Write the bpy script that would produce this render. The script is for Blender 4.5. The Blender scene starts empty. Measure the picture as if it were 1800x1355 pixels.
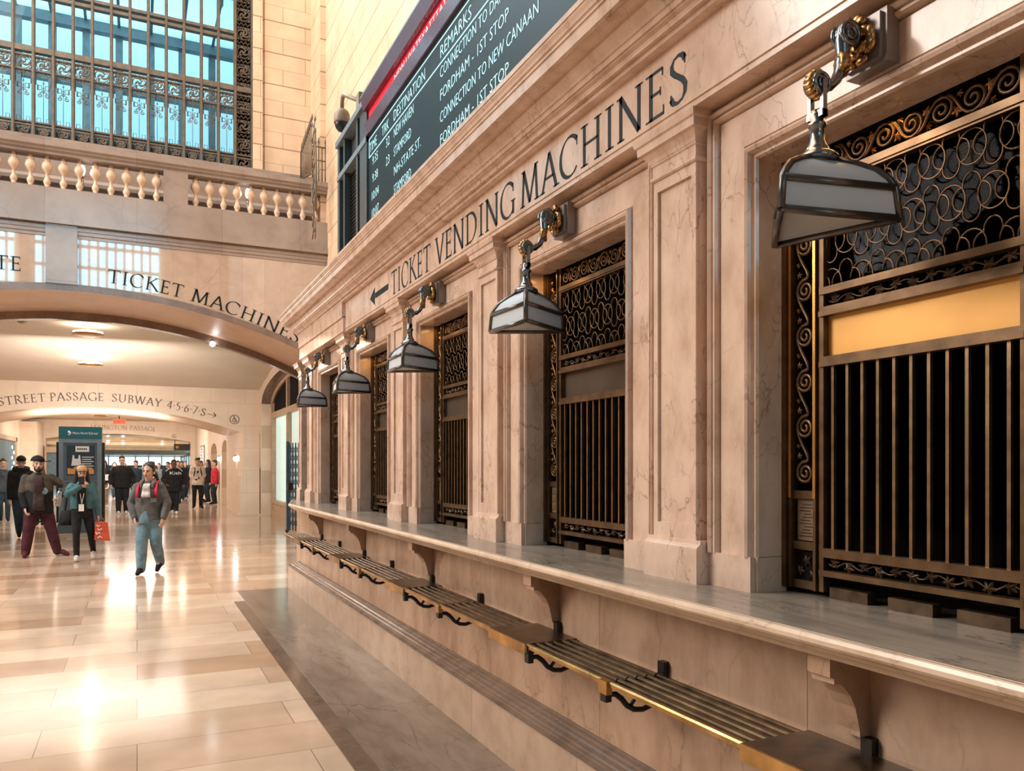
import bpy, bmesh, math, random
from mathutils import Vector, Matrix
random.seed(7)
scene = bpy.context.scene
COL = scene.collection
PI = math.pi

# ------------------------------------------------------------------ camera, world, exposure, large lights
EYE = 1.65
cam_data = bpy.data.cameras.new('camera')
cam = bpy.data.objects.new('camera', cam_data); COL.objects.link(cam)
cam.location = (0, 0, EYE)
cam.rotation_euler = (PI / 2, 0, -math.radians(25.302))
cam_data.sensor_width = 36.0
cam_data.lens = 36.0 * 1394.0 / 1800.0
cam_data.shift_y = (819 - 677.5) / 1800.0
cam_data.clip_end = 300
scene.camera = cam

world = bpy.data.worlds.new('concourse_air'); scene.world = world
world.use_nodes = True
world.node_tree.nodes['Background'].inputs[0].default_value = (1.0, 0.90, 0.82, 1)
world.node_tree.nodes['Background'].inputs[1].default_value = 0.09

vs = scene.view_settings
vs.view_transform = 'Standard'; vs.look = 'None'; vs.gamma = 1.0; vs.use_curve_mapping = False
vs.exposure = 0.12
try:
    scene.cycles.use_denoising = True
    scene.cycles.max_bounces = 8
    scene.cycles.diffuse_bounces = 3
    scene.cycles.glossy_bounces = 4
    scene.cycles.transparent_max_bounces = 12
    scene.cycles.sample_clamp_indirect = 6.0
    scene.cycles.caustics_reflective = False
    scene.cycles.caustics_refractive = False
except Exception:
    pass

def light(name, kind, loc, energy, color=(1, .85, .7), size=None, target=None, size_y=None, spot=None, radius=None):
    d = bpy.data.lights.new(name, kind); d.energy = energy; d.color = color
    if kind == 'AREA':
        d.size = size
        if size_y: d.shape = 'RECTANGLE'; d.size_y = size_y
    if kind == 'POINT' or kind == 'SPOT': d.shadow_soft_size = radius or .08
    if spot: d.spot_size = math.radians(spot); d.spot_blend = .5
    o = bpy.data.objects.new(name, d); COL.objects.link(o); o.location = loc
    if target is not None:
        o.rotation_euler = (Vector(target) - Vector(loc)).to_track_quat('-Z', 'Y').to_euler()
    return o

# area lights added high over the concourse in place of its own lighting
light('concourse_light_west', 'AREA', (-13, 12, 11.5), 3200, (1, .92, .84), 8, (2, 8, 2), 10)
light('window_cavity_fill', 'AREA', (-2, 19.1, 16), 900, (.75, .92, 1), 8, (-2, 19.1, 8), 2)  # unseen light added above the glass walkway to brighten its floor
light('concourse_light_high', 'AREA', (-5, 9, 21), 2000, (1, .90, .80), 14, (-1, 9, 0), 14)
light('stone_wash_light', 'AREA', (-5, 9, 15), 640, (1, .92, .84), 5, (3, 17, 10), 5)
# unseen area lights added to brighten the vestibule, the corridor and the hall beyond
light('vestibule_light', 'AREA', (-1.1, 22.8, 4.4), 165, (1, .93, .85), 4.5, (-1.1, 22.8, 0), 5)
light('vestibule_uplight', 'AREA', (-1.1, 22.8, 3.2), 14, (1, .93, .85), 5, (-1.1, 22.8, 6), 5)
light('vestibule_wall_light', 'AREA', (-1.1, 22.5, 3.4), 190, (1, .93, .85), 3.0, (-.6, 28, 3.7), 1)
light('corridor_light_front', 'AREA', (-1.1, 36, 4.1), 330, (1, .94, .87), 5, (-1.1, 36, 0), 6)
light('corridor_light_back', 'AREA', (-1.1, 45, 4.1), 430, (1, .94, .87), 5, (-1.1, 45, 0), 9)
light('corridor_wall_light', 'AREA', (-1.1, 42, 3.0), 330, (1, .91, .80), 4, (-1.1, 52, 3.5), 1)
light('second_arch_light', 'AREA', (-1.1, 30.2, 2.9), 110, (1, .88, .74), 4, (-1.1, 30.2, 6), 2.5)
light('far_hall_light', 'AREA', (-1, 68, 3.3), 700, (1, .9, .78), 9, (-1, 68, 0), 18)
light('far_hall_uplight', 'AREA', (-1, 62, 2.2), 260, (1, .82, .62), 9, (-1, 62, 9), 14)

# ------------------------------------------------------------------ materials
def nodes_of(m):
    m.use_nodes = True
    return m.node_tree.nodes, m.node_tree.links, m.node_tree.nodes['Principled BSDF']

def plain(name, col, rough=.5, metal=0.0, spec=.5, emit=None, estr=0, var=.06, scale=6.0, coat=0.0):
    m = bpy.data.materials.new(name); N, L, b = nodes_of(m)
    b.inputs['Roughness'].default_value = rough; b.inputs['Metallic'].default_value = metal
    b.inputs['Specular IOR Level'].default_value = spec
    if coat: b.inputs['Coat Weight'].default_value = coat; b.inputs['Coat Roughness'].default_value = .1
    if var:
        t = N.new('ShaderNodeTexCoord'); n = N.new('ShaderNodeTexNoise'); r = N.new('ShaderNodeValToRGB')
        n.inputs['Scale'].default_value = scale; n.inputs['Detail'].default_value = 5
        r.color_ramp.elements[0].position = .3; r.color_ramp.elements[1].position = .7
        r.color_ramp.elements[0].color = (*[max(0, c * (1 - var * 2)) for c in col], 1)
        r.color_ramp.elements[1].color = (*[min(1, c * (1 + var)) for c in col], 1)
        L.new(t.outputs['Object'], n.inputs['Vector']); L.new(n.outputs['Fac'], r.inputs[0]); L.new(r.outputs[0], b.inputs['Base Color'])
    else:
        b.inputs['Base Color'].default_value = (*col, 1)
    if emit:
        b.inputs['Emission Color'].default_value = (*emit, 1); b.inputs['Emission Strength'].default_value = estr
    return m

def ramp(N, stops):
    r = N.new('ShaderNodeValToRGB'); cr = r.color_ramp
    while len(cr.elements) < len(stops): cr.elements.new(.5)
    for e, (p, c) in zip(cr.elements, stops):
        e.position = p; e.color = (*c, 1) if len(c) == 3 else c
    return r

def marble(name, col, col2, vein, rough=.22, scale=1.0, vein_amt=.55, joints=None, spec=.5, stretch=(1, 1, 1), bump=.02):
    """polished mottled marble with thin cracked veins; joints=(axis_u, axis_v, width, row) adds slab joints"""
    m = bpy.data.materials.new(name); N, L, b = nodes_of(m)
    g = N.new('ShaderNodeNewGeometry'); mp = N.new('ShaderNodeMapping'); mp.inputs['Scale'].default_value = stretch
    L.new(g.outputs['Position'], mp.inputs['Vector'])
    n1 = N.new('ShaderNodeTexNoise'); n1.inputs['Scale'].default_value = 2.2 * scale; n1.inputs['Detail'].default_value = 8; n1.inputs['Roughness'].default_value = .62
    L.new(mp.outputs[0], n1.inputs['Vector'])
    r1 = ramp(N, [(.3, col2), (.55, col), (.75, tuple(min(1, c * 1.1) for c in col))]); L.new(n1.outputs['Fac'], r1.inputs[0])
    n2 = N.new('ShaderNodeTexNoise'); n2.inputs['Scale'].default_value = 1.5 * scale; n2.inputs['Detail'].default_value = 6
    L.new(mp.outputs[0], n2.inputs['Vector'])
    mx = N.new('ShaderNodeMix'); mx.data_type = 'VECTOR'; mx.inputs[0].default_value = .35
    L.new(mp.outputs[0], mx.inputs[4]); L.new(n2.outputs['Color'], mx.inputs[5])
    v = N.new('ShaderNodeTexVoronoi'); v.feature = 'DISTANCE_TO_EDGE'; v.inputs['Scale'].default_value = 2.6 * scale
    L.new(mx.outputs[1], v.inputs['Vector'])
    rv = ramp(N, [(0.0, (1, 1, 1)), (.018, (.15, .15, .15)), (.05, (0, 0, 0))]); L.new(v.outputs['Distance'], rv.inputs[0])
    n3 = N.new('ShaderNodeTexNoise'); n3.inputs['Scale'].default_value = 1.3 * scale; L.new(mp.outputs[0], n3.inputs['Vector'])
    r3 = ramp(N, [(.42, (0, 0, 0)), (.62, (1, 1, 1))]); L.new(n3.outputs['Fac'], r3.inputs[0])
    mu = N.new('ShaderNodeMath'); mu.operation = 'MULTIPLY'; L.new(rv.outputs[0], mu.inputs[0]); L.new(r3.outputs[0], mu.inputs[1])
    mu2 = N.new('ShaderNodeMath'); mu2.operation = 'MULTIPLY'; L.new(mu.outputs[0], mu2.inputs[0]); mu2.inputs[1].default_value = vein_amt
    mc = N.new('ShaderNodeMix'); mc.data_type = 'RGBA'; L.new(mu2.outputs[0], mc.inputs[0]); L.new(r1.outputs[0], mc.inputs[6]); mc.inputs[7].default_value = (*vein, 1)
    out = mc.outputs[2]
    if joints:
        au, av, w, row, jc = joints
        sx = N.new('ShaderNodeSeparateXYZ'); L.new(g.outputs['Position'], sx.inputs[0]); cx = N.new('ShaderNodeCombineXYZ')
        L.new(sx.outputs[au], cx.inputs[0]); L.new(sx.outputs[av], cx.inputs[1])
        br = N.new('ShaderNodeTexBrick'); br.inputs['Scale'].default_value = 1
        br.inputs['Brick Width'].default_value = w; br.inputs['Row Height'].default_value = row
        br.inputs['Mortar Size'].default_value = .0025; br.inputs['Mortar Smooth'].default_value = .1
        br.inputs['Color1'].default_value = (1, 1, 1, 1); br.inputs['Color2'].default_value = (.86, .84, .82, 1); br.inputs['Mortar'].default_value = jc
        L.new(cx.outputs[0], br.inputs['Vector'])
        mm = N.new('ShaderNodeMix'); mm.data_type = 'RGBA'; mm.blend_type = 'MULTIPLY'; mm.inputs[0].default_value = 1
        L.new(out, mm.inputs[6]); L.new(br.outputs['Color'], mm.inputs[7]); out = mm.outputs[2]
    L.new(out, b.inputs['Base Color'])
    b.inputs['Roughness'].default_value = rough; b.inputs['Specular IOR Level'].default_value = spec
    bp = N.new('ShaderNodeBump'); bp.inputs['Strength'].default_value = bump; bp.inputs['Distance'].default_value = .02
    n4 = N.new('ShaderNodeTexNoise'); n4.inputs['Scale'].default_value = 9; L.new(g.outputs['Position'], n4.inputs['Vector'])
    L.new(n4.outputs['Fac'], bp.inputs['Height']); L.new(bp.outputs[0], b.inputs['Normal'])
    return m

def ashlar(name, c1, c2, au, av, w, row, jc, rough=.55, warp=.0, off=.5, mort=.006, noise=.12, spec=.4, stain=None):
    """coursed stone or slabs seen on the plane of the two given world axes"""
    m = bpy.data.materials.new(name); N, L, b = nodes_of(m)
    g = N.new('ShaderNodeNewGeometry'); sx = N.new('ShaderNodeSeparateXYZ'); L.new(g.outputs['Position'], sx.inputs[0])
    cx = N.new('ShaderNodeCombineXYZ'); L.new(sx.outputs[au], cx.inputs[0])
    if warp:
        a = N.new('ShaderNodeMath'); a.operation = 'MULTIPLY'; a.inputs[1].default_value = PI / row; L.new(sx.outputs[av], a.inputs[0])
        s_ = N.new('ShaderNodeMath'); s_.operation = 'SINE'; L.new(a.outputs[0], s_.inputs[0])
        k = N.new('ShaderNodeMath'); k.operation = 'MULTIPLY_ADD'; k.inputs[1].default_value = warp; L.new(s_.outputs[0], k.inputs[0]); L.new(sx.outputs[av], k.inputs[2])
        L.new(k.outputs[0], cx.inputs[1])
    else:
        L.new(sx.outputs[av], cx.inputs[1])
    br = N.new('ShaderNodeTexBrick'); br.inputs['Scale'].default_value = 1; br.offset = off
    br.inputs['Brick Width'].default_value = w; br.inputs['Row Height'].default_value = row
    br.inputs['Mortar Size'].default_value = mort; br.inputs['Mortar Smooth'].default_value = .2
    br.inputs['Color1'].default_value = (*c1, 1); br.inputs['Color2'].default_value = (*c2, 1); br.inputs['Mortar'].default_value = (*jc, 1)
    L.new(cx.outputs[0], br.inputs['Vector'])
    n = N.new('ShaderNodeTexNoise'); n.inputs['Scale'].default_value = 1.7; n.inputs['Detail'].default_value = 8
    L.new(g.outputs['Position'], n.inputs['Vector'])
    r = ramp(N, [(.3, (1 - noise * 2,) * 3), (.65, (1, 1, 1))]); L.new(n.outputs['Fac'], r.inputs[0])
    mm = N.new('ShaderNodeMix'); mm.data_type = 'RGBA'; mm.blend_type = 'MULTIPLY'; mm.inputs[0].default_value = 1
    L.new(br.outputs['Color'], mm.inputs[6]); L.new(r.outputs[0], mm.inputs[7])
    L.new(mm.outputs[2], b.inputs['Base Color'])
    b.inputs['Roughness'].default_value = rough; b.inputs['Specular IOR Level'].default_value = spec
    return m

def glass_mat(name, tint=(.5, .6, .65), gloss=.5, rough=.02):
    m = bpy.data.materials.new(name); m.use_nodes = True; N = m.node_tree.nodes; L = m.node_tree.links; N.clear()
    o = N.new('ShaderNodeOutputMaterial'); t = N.new('ShaderNodeBsdfTransparent'); t.inputs[0].default_value = (*tint, 1)
    gl = N.new('ShaderNodeBsdfGlossy'); gl.inputs['Roughness'].default_value = rough
    fr = N.new('ShaderNodeFresnel'); fr.inputs[0].default_value = 1.5
    mu = N.new('ShaderNodeMath'); mu.operation = 'MULTIPLY'; mu.inputs[1].default_value = gloss; L.new(fr.outputs[0], mu.inputs[0])
    mx = N.new('ShaderNodeMixShader'); L.new(mu.outputs[0], mx.inputs[0]); L.new(t.outputs[0], mx.inputs[1]); L.new(gl.outputs[0], mx.inputs[2]); L.new(mx.outputs[0], o.inputs[0])
    return m

def emit_mat(name, col, s):
    m = bpy.data.materials.new(name); m.use_nodes = True; N = m.node_tree.nodes; L = m.node_tree.links
    b = N['Principled BSDF']; b.inputs['Base Color'].default_value = (*[c * .5 for c in col], 1)
    b.inputs['Emission Color'].default_value = (*col, 1); b.inputs['Emission Strength'].default_value = s
    return m

M = {}
M['marble'] = marble('booth_marble', (.66, .48, .375), (.50, .335, .24), (.20, .11, .075), .14, 3.4, .75, stretch=(1, 1, .55), bump=.006)
M['marble_wall'] = marble('counter_front_marble', (.53, .345, .235), (.37, .215, .13), (.18, .10, .07), .24, 2.2, .5, stretch=(1, 1, .5), joints=(1, 2, 1.28, 3.0, (.55, .5, .45, 1)))
M['counter'] = marble('counter_top_marble', (.27, .23, .19), (.17, .14, .115), (.05, .04, .034), .22, 3.2, 1.0, stretch=(1.8, .35, 1))
M['trim_stone'] = marble('moulding_marble', (.20, .135, .10), (.12, .08, .058), (.05, .035, .028), .18, 2.5, .5)
M['plinth'] = marble('plinth_marble', (.52, .36, .255), (.41, .27, .185), (.20, .12, .08), .24, 2.0, .4, joints=(1, 2, 1.28, 3.0, (.5, .42, .36, 1)))
M['sill_stone'] = marble('nosing_marble', (.66, .50, .37), (.54, .38, .26), (.25, .16, .1), .25, 1.8, .45)
M['strip_dark'] = marble('plinth_floor_marble', (.235, .175, .135), (.15, .108, .08), (.06, .045, .035), .16, 1.3, .7, joints=(1, 0, 1.32, 1.0, (.5, .45, .4, 1)), stretch=(2.2, .6, 1))
M['strip_edge'] = marble('plinth_edge_marble', (.17, .115, .085), (.10, .07, .05), (.05, .03, .03), .14, 1.6, .5, joints=(1, 0, 2.1, 1.0, (.5, .45, .4, 1)))
M['floor'] = ashlar('floor_slabs', (.72, .555, .42), (.47, .295, .185), 0, 1, 1.45, .52, (.30, .19, .12), .13, off=.37, mort=.0035, noise=.13, spec=.55)
M['stone_x'] = ashlar('ashlar_facing', (.83, .60, .41), (.79, .555, .37), 0, 2, .95, .34, (.36, .22, .13), .5, warp=.06)
M['stone_y'] = ashlar('ashlar_side', (.83, .59, .39), (.77, .53, .345), 1, 2, 1.15, .34, (.42, .26, .15), .5, warp=.06)
M['balcony'] = marble('balcony_marble', (.35, .275, .23), (.28, .215, .18), (.18, .13, .10), .12, .8, .4, joints=(0, 2, 1.5, 5.0, (.5, .4, .35, 1)))
M['panel'] = marble('frieze_marble', (.56, .42, .325), (.47, .35, .27), (.28, .2, .15), .035, 1.0, .3, joints=(0, 2, .42, 7.0, (.8, .76, .72, 1)), bump=0)
M['panel'].node_tree.nodes['Principled BSDF'].inputs['Coat Weight'].default_value = 1.0
M['panel'].node_tree.nodes['Principled BSDF'].inputs['Coat Roughness'].default_value = .02
M['panel'].node_tree.nodes['Principled BSDF'].inputs['Coat IOR'].default_value = 1.8
M['soffit'] = marble('arch_stone', (.60, .43, .31), (.53, .37, .26), (.35, .24, .17), .45, .8, .2)
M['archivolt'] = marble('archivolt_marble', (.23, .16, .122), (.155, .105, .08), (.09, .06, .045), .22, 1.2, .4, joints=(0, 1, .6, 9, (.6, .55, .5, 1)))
M['plaster'] = plain('ceiling_plaster', (.62, .51, .41), .8, var=.03, scale=1.2)
M['pale_stone'] = ashlar('pale_stone_facing', (.79, .63, .49), (.79, .63, .49), 0, 2, 1.1, .75, (.60, .46, .33), .42, noise=.05)
M['pale_stone_y'] = ashlar('pale_stone_side', (.785, .625, .485), (.785, .625, .485), 1, 2, 1.1, .75, (.60, .46, .33), .42, noise=.05)
M['baluster'] = plain('baluster_stone', (.72, .52, .37), .35, var=.06)
M['gold_ceiling'] = plain('bronze_ceiling', (.62, .44, .26), .35, .25, var=.1, scale=2)
M['ink'] = plain('inlaid_letter', (.014, .024, .029), .6, var=0, spec=.15)
M['ink_brown'] = plain('painted_letter', (.075, .05, .04), .5, var=0)
M['ink_faded'] = plain('gilt_letter', (.26, .17, .09), .5, var=0)
M['bronze'] = plain('aged_bronze', (.17, .098, .05), .36, .75, var=.2, scale=14)
M['bronze_dark'] = plain('dark_bronze', (.115, .072, .042), .42, .7, var=.25, scale=18)
M['bar'] = plain('bronze_bar', (.30, .18, .095), .3, .8, var=.2, scale=14)
M['plate_reflection'] = plain('brass_plate_reflection', (.78, .40, .10), .38, .35, var=.06, scale=4)  # brass with a warm amber reflection put into its colour
M['trim_reflection'] = plain('gilt_trim_reflection', (.95, .45, .12), .25, .9, var=.15, scale=9)  # gilt with the same warm reflected light put into its colour
M['bronze_gilt'] = plain('gilt_bronze', (.50, .27, .11), .3, .95, var=.2, scale=20)
M['brass'] = plain('worn_brass', (.56, .33, .12), .26, .95, var=.25, scale=9)
M['brass_dark'] = plain('tarnished_brass', (.14, .085, .042), .3, .85, var=.3, scale=10)
M['iron'] = plain('black_iron', (.03, .025, .022), .45, .5, var=.1)
M['iron_brown'] = plain('brown_window_iron', (.17, .13, .095), .5, .3, var=.15, scale=10)
M['nickel'] = plain('dark_nickel', (.22, .23, .24), .22, .9, var=.15, scale=12)
M['lamp_plate'] = plain('lamp_wall_plate', (.24, .20, .18), .35, .3, var=.1)
M['lamp_frame'] = plain('lamp_bronze', (.12, .105, .095), .3, .75, var=.15, scale=16)
M['lamp_glass'] = plain('white_opal_glass', (.49, .535, .575), .35, var=.02, spec=.5)
M['dark_glass'] = glass_mat('dark_glass', (.25, .25, .27), .06)
M['clear_glass'] = glass_mat('clear_glass', (.84, .94, .97), .22)
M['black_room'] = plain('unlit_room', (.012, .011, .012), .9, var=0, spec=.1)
M['plate'] = plain('bronze_plate', (.095, .068, .048), .36, .5, var=.12, scale=5)
M['notice'] = plain('paper_notice', (.23, .15, .085), .7, var=.1)
M['board_case'] = plain('painted_steel_case', (.085, .095, .10), .35, .3, var=.08)
M['board_top'] = plain('glossy_case_top', (.14, .07, .10), .18, .3, var=.05)
M['screen'] = plain('led_screen', (.006, .012, .014), .45, var=0, spec=.18, emit=(.010, .026, .031), estr=.5)
M['screen_text'] = emit_mat('led_letters', (.50, .92, 1.0), 1.0)
M['ticker'] = emit_mat('red_ticker', (.85, .01, .04), .62)
M['ticker_text'] = emit_mat('ticker_letters', (1, .9, .92), 1.3)
M['sky'] = emit_mat('daylight_sky', (.42, .72, .83), 1.0)
M['hall_daylight'] = emit_mat('tall_window_daylight', (.24, .74, 1.0), 9.0)
M['sky_far'] = emit_mat('daylight_far', (.75, .96, 1.0), 2.0)
M['lamp_emit'] = emit_mat('lit_lamp', (1, .88, .68), 14)
M['spot_emit'] = emit_mat('lit_spot', (.95, .97, 1.0), 22)
M['catwalk'] = plain('glass_block_floor', (.42, .62, .70), .5, var=.1, scale=3)
_n = M['catwalk'].node_tree; _t = _n.nodes.new('ShaderNodeBsdfTranslucent'); _t.inputs[0].default_value = (.75, .92, .96, 1); _x = _n.nodes.new('ShaderNodeMixShader'); _x.inputs[0].default_value = .75
_n.links.new(_n.nodes['Principled BSDF'].outputs[0], _x.inputs[1]); _n.links.new(_t.outputs[0], _x.inputs[2]); _n.links.new(_x.outputs[0], _n.nodes['Material Output'].inputs[0])
M['outer_steel'] = plain('outer_window_steel', (.22, .28, .31), .6, .0, var=.1)
M['blue_steel'] = plain('grey_window_steel', (.10, .16, .19), .5, .2, var=.1)
M['gate_blue'] = plain('blue_gate_paint', (.085, .165, .23), .4, .3, var=.1)
M['wood'] = plain('tan_window_frame', (.50, .34, .22), .45, var=.08)
M['shop_white'] = plain('lit_shop_interior', (.75, .80, .72), .8, var=.02, emit=(.90, .96, .86), estr=.52)
M['teal'] = plain('teal_header', (.012, .115, .135), .4, var=.03)
M['kiosk'] = plain('kiosk_slate', (.10, .14, .165), .4, .1, var=.06)
M['kiosk_edge'] = plain('kiosk_frame', (.20, .245, .275), .4, .2, var=.06)
M['white'] = plain('white_print', (.78, .80, .80), .6, var=0)
M['poster'] = plain('poster_black', (.02, .03, .036), .4, var=0)
M['orange_print'] = plain('orange_print', (.72, .36, .12), .6, var=.05)
M['black'] = plain('black_plastic', (.012, .012, .013), .35, var=0)
M['camera_shell'] = plain('camera_shell', (.30, .22, .16), .45, var=.05)
M['red_sign'] = emit_mat('exit_sign_red', (.85, .12, .04), 1.0)
M['red_print'] = plain('red_poster', (.5, .12, .08), .6, var=.1)

# ------------------------------------------------------------------ mesh helpers
class MB:
    """collects shapes and links them as one mesh object"""
    def __init__(s): s.v = []; s.f = []; s.sm = []
    def add(s, vs_, fs, smooth=False):
        o = len(s.v); s.v += [tuple(p) for p in vs_]
        for f in fs: s.f.append(tuple(i + o for i in f)); s.sm.append(smooth)
        return s
    def box(s, x0, x1, y0, y1, z0, z1):
        return s.add([(x0, y0, z0), (x1, y0, z0), (x1, y1, z0), (x0, y1, z0), (x0, y0, z1), (x1, y0, z1), (x1, y1, z1), (x0, y1, z1)],
                     [(0, 3, 2, 1), (4, 5, 6, 7), (0, 1, 5, 4), (1, 2, 6, 5), (2, 3, 7, 6), (3, 0, 4, 7)])
    def quad(s, a, b, c, d): return s.add([a, b, c, d], [(0, 1, 2, 3)])
    def prism(s, prof, lo, hi, axis='y', cap=True, smooth=False):
        """closed 2-D profile pushed along an axis: y takes (x,z), x takes (y,z), z takes (x,y)"""
        n = len(prof)
        def P(p, t):
            return {'y': (p[0], t, p[1]), 'x': (t, p[0], p[1]), 'z': (p[0], p[1], t)}[axis]
        vs_ = [P(p, lo) for p in prof] + [P(p, hi) for p in prof]
        fs = [(i, (i + 1) % n, n + (i + 1) % n, n + i) for i in range(n)]
        s.add(vs_, fs, smooth)
        if cap: s.add(vs_, [tuple(range(n))[::-1], tuple(range(n, 2 * n))])
        return s
    def tube(s, pts, r, n=6, closed=False, cap=True, flat=1.0):
        pts = [Vector(p) for p in pts]; k = len(pts)
        rs = r if isinstance(r, (list, tuple)) else [r] * k
        rings = []; prev = None
        for i, p in enumerate(pts):
            a = pts[(i - 1) % k] if (closed or i > 0) else p
            b = pts[(i + 1) % k] if (closed or i < k - 1) else p
            t = (b - a)
            t = t.normalized() if t.length > 1e-9 else Vector((0, 0, 1))
            if prev is None:
                u = t.orthogonal().normalized()
            else:
                u = prev - t * prev.dot(t)
                u = u.normalized() if u.length > 1e-6 else t.orthogonal().normalized()
            prev = u; w = t.cross(u)
            rings.append([p + (u * math.cos(2 * PI * j / n) + w * math.sin(2 * PI * j / n) * flat) * rs[i] for j in range(n)])
        vs_ = [q for ring in rings for q in ring]; fs = []
        m_ = k if closed else k - 1
        for i in range(m_):
            for j in range(n):
                a = i * n + j; b = i * n + (j + 1) % n; c = ((i + 1) % k) * n + (j + 1) % n; d = ((i + 1) % k) * n + j
                fs.append((a, b, c, d))
        s.add(vs_, fs, True)
        if cap and not closed:
            s.add(rings[0], [tuple(range(n))[::-1]]); s.add(rings[-1], [tuple(range(n))])
        return s
    def lathe(s, prof, n=20, cx=0, cy=0, smooth=True, cap=True):
        vs_ = []; fs = []
        for (r, z) in prof:
            for j in range(n):
                a = 2 * PI * j / n; vs_.append((cx + r * math.cos(a), cy + r * math.sin(a), z))
        for i in range(len(prof) - 1):
            for j in range(n):
                fs.append((i * n + j, i * n + (j + 1) % n, (i + 1) * n + (j + 1) % n, (i + 1) * n + j))
        s.add(vs_, fs, smooth)
        if cap:
            s.add(vs_[:n], [tuple(range(n))[::-1]]); s.add(vs_[-n:], [tuple(range(n))])
        return s
    def ball(s, c, rx, ry=None, rz=None, n=12, m=8, rot=None):
        ry = rx if ry is None else ry; rz = rx if rz is None else rz; c = Vector(c)
        vs_ = []; fs = []
        for i in range(m + 1):
            t = PI * i / m
            for j in range(n):
                a = 2 * PI * j / n
                p = Vector((rx * math.sin(t) * math.cos(a), ry * math.sin(t) * math.sin(a), rz * math.cos(t)))
                if rot is not None: p = rot @ p
                vs_.append(c + p)
        for i in range(m):
            for j in range(n):
                fs.append((i * n + j, (i + 1) * n + j, (i + 1) * n + (j + 1) % n, i * n + (j + 1) % n))
        return s.add(vs_, fs, True)
    def build(s, name, mat, parent=None, loc=None):
        me = bpy.data.meshes.new(name); me.from_pydata(s.v, [], s.f); me.materials.append(mat)
        me.polygons.foreach_set('use_smooth', s.sm)
        bm = bmesh.new(); bm.from_mesh(me)
        bmesh.ops.remove_doubles(bm, verts=bm.verts, dist=1e-6)
        bmesh.ops.recalc_face_normals(bm, faces=bm.faces)
        bm.to_mesh(me); bm.free(); me.update()
        o = bpy.data.objects.new(name, me); COL.objects.link(o)
        if parent is not None: o.parent = parent
        if loc is not None: o.location = loc
        return o

def thing(name, label, cat, loc=(0, 0, 0), rz=0, group=None):
    o = bpy.data.objects.new(name, None); COL.objects.link(o); o.empty_display_size = .1
    o.location = loc; o.rotation_euler = (0, 0, rz); o['label'] = label; o['category'] = cat
    if group: o['group'] = group
    return o
def tag(o, label, cat, group=None, kind=None):
    o['label'] = label; o['category'] = cat
    if group: o['group'] = group
    if kind: o['kind'] = kind
    return o
def structure(o, label=None):
    o['kind'] = 'structure'
    if label: o['label'] = label
    return o
def sub(child, parent_part):
    child.parent = parent_part; return child
def kids(o): return [c for c in bpy.data.objects if c.parent == o]
def copy_tree(o, parent=None):
    ch = kids(o)
    c = o.copy(); COL.objects.link(c); c.parent = parent
    for k in ch: copy_tree(k, c)
    return c

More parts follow.
